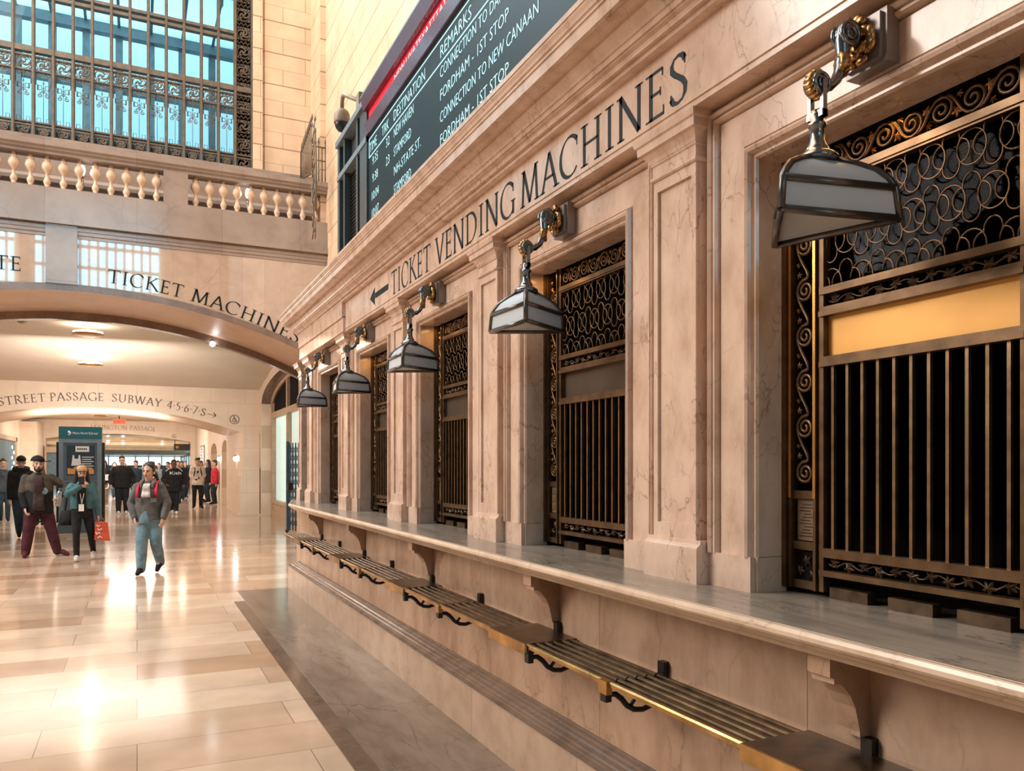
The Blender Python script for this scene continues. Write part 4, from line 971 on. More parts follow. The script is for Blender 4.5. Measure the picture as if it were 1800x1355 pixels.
b.box(4.05, 4.2, ys[0], ys[-1], 3.24, 3.42); b.box(4.04, 4.2, ys[0], ys[-1], 0, .16); b.box(4.08, 4.2, ys[0], ys[-1], .16, .42); b.box(4.04, 4.2, ys[0], ys[-1], .42, .52)
ring = [(4.10, y, lun(y) - .06) for y in ys]; b.tube(ring, .08, 4)
part(b, 'frame', M['wood'], sw)
b = MB(); b.quad((4.16, ys[0], .5), (4.16, ys[-1], .5), (4.16, ys[-1], 3.3), (4.16, ys[0], 3.3)); part(b, 'pane', M['clear_glass'], sw)
b = MB(); b.add([(4.15, y, lun(y)) for y in ys] + [(4.15, y, 3.4) for y in ys], [(k, k + 1, n + 2 + k, n + 1 + k) for k in range(n)]); part(b, 'dark_pane', M['black_room'], sw)
b = MB(); b.quad((4.6, ys[0], 0), (4.6, ys[-1], 0), (4.6, ys[-1], 3.3), (4.6, ys[0], 3.3)); b.quad((4.2, ys[-1], 0), (4.6, ys[-1], 0), (4.6, ys[-1], 3.3), (4.2, ys[-1], 3.3)); b.quad((4.2, ys[0], 3.3), (4.6, ys[0], 3.3), (4.6, ys[-1], 3.3), (4.2, ys[-1], 3.3)); part(b, 'shop_interior', M['shop_white'], sw)
b = MB(); b.box(4.35, 4.45, 24.9, 25.6, 0, 2.1); part(b, 'display_panel', M['white'], sw)
b = MB(); b.quad((-5.95, 18.7, 0), (-5.95, 28, 0), (-5.95, 28, 5), (-5.95, 18.7, 5)); structure(b.build('wall_left', M['pale_stone_y']), 'pale stone wall closing the vestibule')

# second arch
A2 = circ(-1.2, 3.504, 13.5); W2 = 28.0
b = MB(); arch_wall(b, A2, -5.5, 3.12, -8, 3.76, W2, 32.4, 4.6)
arch_two = structure(b.build('wall_second', M['pale_stone']), 'pale stone wall with the second arch')
b = MB(); b.box(3.10, 3.72, 27.72, 28.01, 0, 1.30); b.prism([(3.06, 27.9), (3.16, 27.72), (3.72, 27.72), (3.72, 28.0), (3.06, 28.0)], 1.3, 1.62, 'z'); b.prism([(3.12, 28.0), (3.2, 27.86), (3.74, 27.86), (3.74, 28.0)], 1.62, 2.75, 'z'); b.box(3.05, 3.75, 27.66, 28.0, 0, .05)
structure(b.build('trim_8', M['pale_stone']), 'stone pier with a stepped base at the second arch')
T2 = circ(-1.2, 3.69, 13.0)
def on_arch_fit(parent, text, fn, x0, x1, y, cap, mat, gap=.1):
    on_arch(parent, text, fn, x0, y, cap, mat, w=(x1 - x0) / roman_width(text, cap, gap), gap=gap)
for tx_, a_, e_ in (('STREET', -3.74, -2.52), ('PASSAGE', -2.41, -.95), ('SUBWAY', -.73, .70), ('4·5·6·7·S', .86, 2.02), ('>', 2.06, 2.36)):
    on_arch_fit(arch_two, tx_, T2, a_, e_, W2 - .006, .252, M['ink_brown'], .06 if '4' in tx_ else .1)
def wheelchair(parent, x, y, z, r, mat):
    b = MB(); tn = r * .07
    b.tube([(x + r * math.cos(2 * PI * k / 24), y, z + r * math.sin(2 * PI * k / 24)) for k in range(24)], tn, 5, closed=True)
    s = r
    b.ball((x - .12 * s, y, z + .62 * s), .12 * s, .02, .12 * s, 8, 5)
    b.tube([(x - .12 * s, y, z + .5 * s), (x - .08 * s, y, z + .02 * s), (x + .25 * s, y, z - .02 * s), (x + .38 * s, y, z - .45 * s), (x + .55 * s, y, z - .4 * s)], tn * 1.3, 5)
    b.tube([(x - .1 * s, y, z + .25 * s), (x + .2 * s, y, z + .22 * s)], tn, 5)
    b.tube([(x - .05 * s + .38 * s * math.cos(a), y, z - .22 * s + .38 * s * math.sin(a)) for a in [math.radians(120 + 230 * k / 14) for k in range(15)]], tn, 5)
    return b.build('access_symbol', mat, parent)
wheelchair(arch_two, 2.95, W2 - .008, 3.21, .145, M['ink_brown'])

# corridor
b = MB(); b.quad((-8, 32.3, 4.3), (4.2, 32.3, 4.3), (4.2, 52, 4.3), (-8, 52, 4.3)); structure(b.build('ceiling_corridor', M['plaster']), 'plain cream corridor ceiling')
b = MB()
for y0, y1 in ((32.4, 32.7), (35.2, 37.4), (40.6, 52.0)):
    b.box(3.2, 3.45, y0, y1, 0, 4.3)
for y0, y1 in ((32.7, 35.2), (37.4, 40.6)):
    n = 16; yy = [y0 + (y1 - y0) * k / n for k in range(n + 1)]; f2 = lambda y: 2.25 + .45 * math.sqrt(max(0, 1 - ((y - (y0 + y1) / 2) / ((y1 - y0) / 2)) ** 2))
    b.add([(3.2, y, f2(y)) for y in yy] + [(3.2, y, 4.3) for y in yy], [(k, k + 1, n + 2 + k, n + 1 + k) for k in range(n)])
    b.add([(3.2, y, f2(y)) for y in yy] + [(4.0, y, f2(y)) for y in yy], [(k, k + 1, n + 2 + k, n + 1 + k) for k in range(n)])
    b.quad((4.0, y0 - .5, 0), (4.0, y1 + .5, 0), (4.0, y1 + .5, 3), (4.0, y0 - .5, 3)); b.quad((3.45, y0, 0), (4, y0, 0), (4, y0, 3), (3.45, y0, 3)); b.quad((3.45, y1, 0), (4, y1, 0), (4, y1, 3), (3.45, y1, 3))
structure(b.build('wall_corridor', M['pale_stone_y']), 'pale corridor wall with arched openings')
b = MB(); b.quad((-5.5, 28.7, 0), (-5.5, 52, 0), (-5.5, 52, 4.3), (-5.5, 28.7, 4.3)); structure(b.build('wall_corridor_left', M['pale_stone_y']), 'pale wall opposite the arched corridor openings')

# third arch and the hall beyond
A3 = circ(-1.2, 3.54, 19.3); W3 = 52.0
b = MB(); arch_wall(b, A3, -4.7, 2.95, -9, 4.2, W3, 52.8, 4.35)
arch_three = structure(b.build('wall_third', M['pale_stone']), 'pale stone wall with the third arch')
T3 = lambda x: 3.79 - max(0, x + .3) ** 2 * .055
wd = roman_width('LEXINGTON PASSAGE', .24, .10)
on_arch(arch_three, 'LEXINGTON PASSAGE', T3, .98 - wd, W3 - .01, .24, M['ink_faded'])
wheelchair(arch_three, 2.02, W3 - .01, 3.45, .12, M['ink_faded'])
b = MB(); cz_ = [(52.8, 3.5), (57.5, 3.5), (57.5, 3.32), (61, 3.3), (61, 3.1), (68, 3.05), (68, 2.9), (78, 2.8), (78, 2.7), (90, 2.62)]
b.add([(-14, y, z) for y, z in cz_] + [(6, y, z) for y, z in cz_], [(k, k + 1, len(cz_) + k + 1, len(cz_) + k) for k in range(len(cz_) - 1)])
structure(b.build('ceiling_hall', M['gold_ceiling']), 'low warm bronze-coloured ceiling of the hall beyond')
b = MB(); b.quad((-14, 88, 0), (6, 88, 0), (6, 88, 3.5), (-14, 88, 3.5)); b.quad((4.2, 52.8, 0), (4.2, 88, 0), (4.2, 88, 3.5), (4.2, 52.8, 3.5)); b.quad((-9, 52.8, 0), (-9, 88, 0), (-9, 88, 3.5), (-9, 52.8, 3.5))
structure(b.build('wall_hall', M['blue_steel']), 'dim walls of the hall beyond')
wn = bpy.data.objects.new('window_4', None); COL.objects.link(wn); structure(wn, 'strip of bright daylight windows at the end of the hall'); wn.location = (0, 87.8, 0)
b = MB(); b.quad((-7.5, 87.8, 1.7), (4, 87.8, 1.7), (4, 87.8, 2.55), (-7.5, 87.8, 2.55)); b.quad((4.1, 60, 1.75), (4.1, 87, 1.75), (4.1, 87, 2.5), (4.1, 60, 2.5)); part(b, 'pane', M['sky_far'], wn)
b = MB()
for k in range(10): b.box(-7.4 + 1.2 * k, -7.3 + 1.2 * k, 87.7, 87.8, 1.6, 2.6)
for k in range(8): b.box(4.0, 4.1, 61 + 3.2 * k, 61.5 + 3.2 * k, 1.6, 2.6)
b.box(-7.5, 4, 87.7, 87.8, 1.6, 1.72); part(b, 'mullion', M['blue_steel'], wn)

# shop windows at the far side of the corridor
b = MB(); b.box(-5.5, -4.78, 48.6, 52.0, 0, 4); b.box(-6.3, -5.35, 46.0, 46.5, 0, 4.0); structure(b.build('wall_shop', M['pale_stone']), 'pale stone pier beside the shop windows')
sh = thing('shop_display', 'glazed shop display with dark upper panel behind the kiosk', 'shop window', (-4.0, 52, 0))
b = MB(); b.box(-4.72, -2.6, 51.7, 51.9, 2.42, 2.75); b.box(-4.72, -4.62, 51.6, 51.9, 0, 2.8); b.box(-3.75, -3.68, 51.6, 51.9, 0, 2.5); part(b, 'frame', M['wood'], sh)
b = MB(); b.box(-4.66, -2.6, 51.85, 51.95, .4, 2.42); part(b, 'dark_interior', M['blue_steel'], sh)
b = MB(); b.box(-3.45, -3.1, 51.78, 51.82, 1.3, 2.1); part(b, 'pink_poster', M['white'], sh)
so_ = thing('shop_window', 'dark shop window with bright lights, at the far edge of the corridor', 'shop window', (-5.45, 42.5, 0))
b = MB(); b.box(-5.5, -5.42, 40.2, 45.6, .3, 2.9); part(b, 'dark_pane', M['blue_steel'], so_)
b = MB()
for k in range(6): b.ball((-5.38, 44.9 - .5 * (k % 2), 1.3 + .25 * k), .02, .16, .09, 8, 5)
part(b, 'display_lights', M['sky_far'], so_)
b = MB(); b.box(-5.5, -5.34, 45.5, 45.8, 0, 3.05); b.box(-5.5, -5.34, 40, 45.8, 2.85, 3.05); part(b, 'frame', M['wood'], so_)

# ------------------------------------------------------------------ ceiling lamps, spots, signs
def ceiling_lamp(x, y, zc, label, r=.30, power=60):
    t = thing('ceiling_lamp', label, 'ceiling lamp', (x, y, zc), group='round ceiling lamps')
    b = MB(); b.lathe([(.02, zc - .26), (r * .45, zc - .25), (r * .8, zc - .235), (r, zc - .20), (r * .96, zc - .185), (r * .5, zc - .195)], 24, x, y); part(b, 'dish', M['bronze_gilt'], t)
    b = MB(); b.lathe([(r * .9, zc - .185), (r * .92, zc - .15), (r * .6, zc - .13)], 24, x, y, cap=False); part(b, 'bulb_ring', M['lamp_emit'], t)
    b = MB(); b.lathe([(.03, zc - .2), (.03, zc - .03), (.10, zc - .01), (.10, zc + .05)], 12, x, y); part(b, 'stem', M['bronze_gilt'], t)
    light('ceiling_lamp_glow', 'POINT', (x, y, zc - .14), power, (1, .86, .68), radius=.12)
ceiling_lamp(-1.02, 20.65, 4.88, 'round bowl ceiling lamp glowing just inside the first arch', .34, 75)
ceiling_lamp(-1.17, 24.9, 4.66, 'round bowl ceiling lamp glowing on the vault before the second arch', .32, 75)
ceiling_lamp(-1.25, 33.6, 3.75, 'bright ceiling lamp framed by the second arch', .26, 60)
ceiling_lamp(1.9, 39.8, 4.3, 'bright corridor ceiling lamp near the arched openings', .22, 50)
ceiling_lamp(-2.4, 40.0, 4.3, 'bright corridor ceiling lamp above the kiosk', .22, 50)
def spot(x, y, z, label, r=.05):
    t = thing('spot_lamp', label, 'spotlight', (x, y, z), group='small white spotlights')
    b = MB(); b.ball((x, y, z), r, r, r, 10, 7); part(b, 'bulb', M['spot_emit'], t)
    b = MB(); b.tube([(x, y + .02, z + .02), (x, y + .08, z + .10)], r * .7, 8); part(b, 'holder', M['nickel'], t)
spot(1.50, 18.62, 4.34, 'dazzling white spotlight on the inner edge of the first arch', .06)
for x, y, z, l_ in ((-1.72, 58, 3.2, 'white spotlight on the bronze ceiling beside the kiosk'), (-.83, 58, 3.14, 'white spotlight on the bronze ceiling above the man in black'), (1.52, 58, 3.15, 'white spotlight on the bronze ceiling near the black hanging sign'), (3.09, 28.9, 1.90, 'small white wall light on the corridor pier'), (3.16, 35.7, 1.95, 'small white wall light beyond the arched opening')):
    spot(x, y, z, l_, .09)
for x_, l_ in ((-.91, 'dazzling white lamp set among the balusters over the keystone block'), (2.0, 'dazzling white lamp set among the balusters beyond the balustrade pier')):
    t = thing('balcony_lamp', l_, 'lamp', (x_, 16.62, 6.675), group='small lamps among the balusters')
    b = MB(); b.ball((x_, 16.60, 7.10), .045, .03, .10, 10, 8); part(b, 'bulb', M['spot_emit'], t)
    b = MB(); b.tube([(x_, 16.64, 6.675), (x_, 16.64, 7.0)], .018, 8); part(b, 'lamp_stem', M['nickel'], t)
sd = thing('smoke_detector', 'flat round detector on the vestibule ceiling', 'detector', (-2.31, 20.6, 4.8))
b = MB(); b.lathe([(.10, 4.92), (.10, 4.85), (.05, 4.82), (.02, 4.815)], 16, -2.31, 20.6); part(b, 'detector_case', M['camera_shell'], sd)
ex = thing('exit_sign', 'red lit EXIT sign hanging over the corridor', 'exit sign', (-.73, 40, 3.6))
b = MB(); b.box(-.99, -.47, 40, 40.06, 3.55, 3.77); part(b, 'sign_case', M['red_sign'], ex)
b = MB(); b.box(-.75, -.71, 40.01, 40.05, 3.77, 4.3); part(b, 'hanger_rod', M['iron'], ex)
l_ = ex.location
font_text('exit_letters', 'EXIT', M['ink_brown'], ex, (-.94 - l_.x, 39.995 - l_.y, 3.59 - l_.z), (1, 0, 0), (0, 0, 1), .14, fit=.42)
hs = thing('hanging_sign', 'black hanging direction sign under the third arch', 'sign', (2.5, 53, 2.9))
b = MB(); b.box(2.05, 3.0, 53.2, 53.26, 2.62, 3.02); part(b, 'sign_panel', M['iron'], hs)
b = MB(); b.box(2.1, 2.14, 53.2, 53.24, 3.0, 3.5); b.box(2.9, 2.94, 53.2, 53.24, 3.0, 3.5); part(b, 'hanger_rod', M['iron'], hs)
b = MB(); b.lathe([(0, 0), (.09, 0), (.09, .01), (0, .01)], 14); b.v = [(2.25 + p[0], 53.19 - p[2], 2.82 + p[1]) for p in b.v]; part(b, 'sign_disc', M['orange_print'], hs)
po = thing('wall_poster', 'tall red and white framed poster on the corridor wall', 'poster', (3.18, 45.5, 1.2))
b = MB(); b.box(3.14, 3.2, 44.2, 46.6, .9, 2.75); part(b, 'poster_frame', M['kiosk_edge'], po)
b = MB(); b.box(3.13, 3.14, 44.4, 46.4, 1.0, 2.65); part(b, 'poster_sheet', M['white'], po)
b = MB()
for k in range(9): b.box(3.122, 3.13, 44.9 + .1 * (k % 3), 46.0 - .2 * (k % 2), 2.5 - .16 * k, 2.6 - .16 * k)
part(b, 'poster_print', M['red_print'], po)

# ------------------------------------------------------------------ blue folding gate leaning at the shopfront
gt = thing('folding_gate', 'blue folded steel gate standing at the far end of the booth', 'gate', (3.55, 19.75, 0))
for k in range(9):
    y = 20.15 - .11 * k; x = 3.36 + .05 * k
    b = MB(); b.box(x - .014, x + .014, y - .014, y + .014, .06, 2.22); part(b, 'gate_bar', M['gate_blue'], gt)
b = MB()
for r in range(10):
    for k in range(8):
        y0, x0 = 20.15 - .11 * k, 3.36 + .05 * k; z0 = .15 + .2 * r
        b.tube([(x0, y0, z0), (x0 + .05, y0 - .11, z0 + .2)], .009, 4); b.tube([(x0, y0, z0 + .2), (x0 + .05, y0 - .11, z0)], .009, 4)
part(b, 'lattice_strap', M['gate_blue'], gt)
b = MB(); b.box(3.34, 3.40, 20.08, 20.2, .05, 2.26); part(b, 'end_post', M['gate_blue'], gt)
b = MB(); b.box(3.34, 3.44, 19.85, 20.02, 1.06, 1.24); part(b, 'lock_box', M['iron'], gt)
b = MB()
for k in (0, 8): b.ball((3.36 + .05 * k, 20.15 - .11 * k, .045), .045, .03, .045, 10, 6)
part(b, 'castor', M['iron'], gt)

# ------------------------------------------------------------------ information kiosk
kx0, kx1, ky, kt = -1.735, -.80, 22.3, 2.62
ki = thing('information_kiosk', 'tall slate kiosk with teal railroad header and recycling poster', 'kiosk', ((kx0 + kx1) / 2, ky + .3, 0))
b = MB(); b.box(kx0, kx1, ky, ky + .55, .22, kt - .30); part(b, 'body', M['kiosk'], ki)
b = MB(); b.box(kx0 - .03, kx1 + .03, ky - .06, ky + .6, 0, .22); b.box(kx0 - .01, kx1 + .01, ky - .03, ky + .58, .22, .34); part(b, 'base', M['kiosk'], ki)
b = MB(); b.box(kx0, kx1, ky - .03, ky + .58, kt - .30, kt); hd_o = part(b, 'header', M['teal'], ki)
b = MB(); b.box(kx0, kx0 + .10, ky - .025, ky + .02, .34, kt - .40); b.box(kx1 - .10, kx1, ky - .025, ky + .02, .34, kt - .40); b.box(kx0, kx1, ky - .025, ky + .02, kt - .40, kt - .30); b.box(kx0 + .1, kx1 - .1, ky - .015, ky + .01, 1.262, 1.285); part(b, 'frame', M['kiosk_edge'], ki)
b = MB(); b.box(kx0 - .06, kx0 - .015, ky + .1, ky + .5, .25, kt - .38); b.box(kx1 + .015, kx1 + .06, ky + .1, ky + .5, .25, kt - .38); part(b, 'side_wing', M['iron'], ki)
b = MB(); b.box(kx0 + .17, kx1 - .15, ky - .012, ky, 1.42, 2.16); po_o = part(b, 'poster', M['poster'], ki)
l_ = ki.location; lx = lambda x: x - l_.x
b = MB(); b.lathe([(0, 0), (.058, 0), (.058, .006), (0, .006)], 18); b.v = [(kx0 + .21 + p[0], ky - .031 - p[2], kt - .16 + p[1]) for p in b.v]; sub(part(b, 'header_logo', M['white'], ki), hd_o)
b = MB(); b.box(kx0 + .12, kx0 + .2, ky - .0385, ky - .037, kt - .215, kt - .105); b.box(kx0 + .2, kx0 + .235, ky - .0385, ky - .037, kt - .175, kt - .15); sub(part(b, 'logo_cut', M['teal'], ki), hd_o)
font_text('header_text', 'Metro-North Railroad', M['white'], hd_o, (lx(kx0 + .30), -.331, kt - .185), (1, 0, 0), (0, 0, 1), .06, fit=.54)
b = MB(); y = ky - .014
b.box(kx0 + .36, kx0 + .66, y - .002, y, 2.0, 2.14)
for r in range(5): b.box(kx0 + .50, kx0 + .76 - .05 * (r % 2), y - .002, y, 1.86 - .055 * r, 1.88 - .055 * r)
b.prism([(kx0 + .27, 1.66), (kx0 + .49, 1.66), (kx0 + .47, 1.82), (kx0 + .46, 1.92), (kx0 + .43, 1.92), (kx0 + .42, 1.83), (kx0 + .34, 1.83), (kx0 + .33, 1.92), (kx0 + .30, 1.92), (kx0 + .29, 1.82)], y - .003, y, 'y')
sub(part(b, 'poster_print', M['white'], ki), po_o)
b = MB(); b.prism([(kx0 + .19, 1.45), (kx1 - .17, 1.45), (kx1 - .17, 1.6), (kx0 + .76, 1.56), (kx0 + .7, 1.62), (kx0 + .58, 1.6), (kx0 + .5, 1.65), (kx0 + .36, 1.64), (kx0 + .3, 1.58), (kx0 + .19, 1.6)], y - .003, y, 'y'); sub(part(b, 'poster_picture', M['orange_print'], ki), po_o)
b = MB()
for k in range(5): b.box(kx0 + .40 + .045 * k, kx0 + .43 + .045 * k, y - .006, y - .004, 2.05, 2.09)
sub(part(b, 'poster_title', M['ink'], ki), po_o)

# ------------------------------------------------------------------ the opposite end of the hall: tall daylight windows far behind the camera
b = MB(); b.quad((-24, -52.2, 0), (12, -52.2, 0), (12, -52.2, 36), (-24, -52.2, 36)); structure(b.build('wall_back', M['stone_x']), 'opposite end wall of the concourse')
wb = bpy.data.objects.new('window_2', None); COL.objects.link(wb); structure(wb, 'tall daylight windows in the opposite end wall'); wb.location = (-6, -52, 14)
b = MB()
for x0, x1 in ((-19, -10.2), (-8.6, 1.9)): b.quad((x0, -52, 13.0), (x1, -52, 13.0), (x1, -52, 27), (x0, -52, 27))
part(b, 'pane', M['hall_daylight'], wb)
b = MB()
for x0, x1 in ((-19, -10.2), (-8.6, 1.9)):
    k = x0
    while k < x1: b.box(k - .11, k + .11, -51.95, -51.8, 13, 27); k += .75
    for z in range(7): b.box(x0, x1, -51.95, -51.8, 14.2 + 2.0 * z, 14.5 + 2.0 * z)
part(b, 'mullion', M['iron_brown'], wb)

# ------------------------------------------------------------------ people
def cloth(name, col, rough=.85, var=.22, scale=9):
    m = plain(name, col, rough, var=var, scale=scale, spec=.25)
    N, L = m.node_tree.nodes, m.node_tree.links; b_ = N['Principled BSDF']
    t = N.new('ShaderNodeTexCoord'); n = N.new('ShaderNodeTexNoise'); n.inputs['Scale'].default_value = 11; n.inputs['Detail'].default_value = 3
    bp = N.new('ShaderNodeBump'); bp.inputs['Strength'].default_value = .5; bp.inputs['Distance'].default_value = .03
    L.new(t.outputs['Object'], n.inputs['Vector']); L.new(n.outputs['Fac'], bp.inputs['Height']); L.new(bp.outputs[0], b_.inputs['Normal'])
    return m
C_ = dict(grey=(.115, .112, .112), collar=(.20, .165, .135), white=(.66, .63, .60), red=(.52, .03, .06), jeans=(.17, .28, .34), black=(.014, .015, .017), navy=(.018, .03, .045),
          teal=(.06, .15, .175), maroon=(.065, .018, .028), brown=(.05, .03, .03), camo=(.075, .066, .052), khaki=(.26, .18, .115), cream=(.66, .58, .50), shoe_white=(.62, .6, .58),
          bluejean=(.03, .055, .075), yellow=(.5, .33, .12), slate=(.10, .13, .15), redcoat=(.58, .03, .05), tan=(.5, .33, .2), shoe_maroon=(.10, .018, .024), dusk=(.06, .075, .09), orange=(.62, .10, .035))
CM = {}
def cm(k):
    if k not in CM: CM[k] = cloth('cloth_' + k, C_[k])
    return CM[k]
SK = {k: plain('skin_' + k, c, .5, var=.05, scale=14) for k, c in dict(light=(.56, .34, .25), pale=(.60, .39, .30), mid=(.42, .235, .15), dark=(.12, .06, .035)).items()}
HR = {k: plain('hair_' + k, c, .45, var=.2, scale=30) for k, c in dict(black=(.012, .010, .010), brown=(.05, .03, .02), grey=(.25, .23, .21)).items()}
LIP = plain('lips', (.25, .06, .055), .45, var=0); EYEM = plain('eye_dark', (.02, .015, .015), .2, var=0)

def remesh(mb, name, mat, parent, vox, smooth=3, factor=.5):
    me = bpy.data.meshes.new(name); me.from_pydata(mb.v, [], mb.f)
    bm = bmesh.new(); bm.from_mesh(me); bmesh.ops.remove_doubles(bm, verts=bm.verts, dist=1e-5); bmesh.ops.recalc_face_normals(bm, faces=bm.faces); bm.to_mesh(me); bm.free()
    o = bpy.data.objects.new(name, me); COL.objects.link(o)
    r = o.modifiers.new('r', 'REMESH'); r.mode = 'VOXEL'; r.voxel_size = vox
    if smooth:
        s = o.modifiers.new('s', 'SMOOTH'); s.factor = factor; s.iterations = smooth
    dg = bpy.context.evaluated_depsgraph_get(); dg.update()
    m2 = bpy.data.meshes.new_from_object(o.evaluated_get(dg))
    o.modifiers.clear(); o.data = m2; bpy.data.meshes.remove(me)
    m2.name = name
    m2.materials.clear(); m2.materials.append(mat)
    m2.polygons.foreach_set('use_smooth', [True] * len(m2.polygons))
    o.parent = parent
    return o

def limb(mb, pts, rs, n=10):
    """tapered limb with rounded ends"""
    mb.tube(pts, rs, n, cap=True)
    for p, r in zip(pts, rs): mb.ball(p, r * .985, n=n, m=8)
def ik(a, c, l1, l2, pole):
    a, c, pole = Vector(a), Vector(c), Vector(pole)
    d = c - a; L = min(d.length, (l1 + l2) * .999); d = d.normalized(); c = a + d * L
    x = (l1 * l1 - l2 * l2 + L * L) / (2 * L); h_ = math.sqrt(max(0, l1 * l1 - x * x))
    p = pole - d * pole.dot(d)
    p = p.normalized() if p.length > 1e-6 else d.orthogonal().normalized()
    return a + d * x + p * h_, c
def torso(mb, rings, n=18):
    vs_ = []; fs = []
    for (c, rx, ry, yaw) in rings:
        for j in range(n):
            a = 2 * PI * j / n; px_, py_ = rx * math.cos(a), ry * math.sin(a)
            vs_.append((c[0] + px_ * math.cos(yaw) - py_ * math.sin(yaw), c[1] + px_ * math.sin(yaw) + py_ * math.cos(yaw), c[2]))
    k = len(rings)
    for i in range(k - 1):
        for j in range(n): fs.append((i * n + j, i * n + (j + 1) % n, (i + 1) * n + (j + 1) % n, (i + 1) * n + j))
    fs += [tuple(range(n))[::-1], tuple(range((k - 1) * n, k * n))]
    mb.add(vs_, fs, True)
def hand(mb, wrist, d, nrm, side, H, curl=.35):
    """palm, four unequal bent fingers and a thumb from the palm's side; d points to the fingertips, nrm out of the palm"""
    d = Vector(d).normalized(); nrm = Vector(nrm); nrm = (nrm - d * nrm.dot(d)).normalized(); w = d.cross(nrm) * side
    s = H / 1.75; wr = Vector(wrist)
    pal = wr + d * .05 * s
    rot = Matrix((w, d, nrm)).transposed()
    mb.ball(pal, .040 * s, .056 * s, .018 * s, 12, 8, rot)
    limb(mb, [wr - d * .03 * s, wr + d * .01 * s], [.026 * s, .027 * s], 8)
    for k, (off, ln) in enumerate(((-.029, .072), (-.010, .082), (.010, .076), (.028, .060))):
        p = wr + d * .092 * s + w * off * s; seg = ln * s / 3; a = 0; pts = [p - d * .03 * s, p]
        for q in range(3):
            a += curl * (1 + .25 * q) + k * .05
            p = p + (d * math.cos(a) + nrm * math.sin(a)) * seg * (1.1 - .12 * q); pts.append(p)
        limb(mb, pts, [.0098 * s, .0096 * s, .009 * s, .0082 * s, .0072 * s], 7)
    b0 = wr + d * .028 * s - w * .03 * s; t1 = b0 + (d * .6 - w * .55 + nrm * .35).normalized() * .036 * s; t2 = t1 + (d * .85 - w * .12 + nrm * .45).normalized() * .032 * s
    limb(mb, [b0, t1, t2], [.0135 * s, .0115 * s, .009 * s], 7)

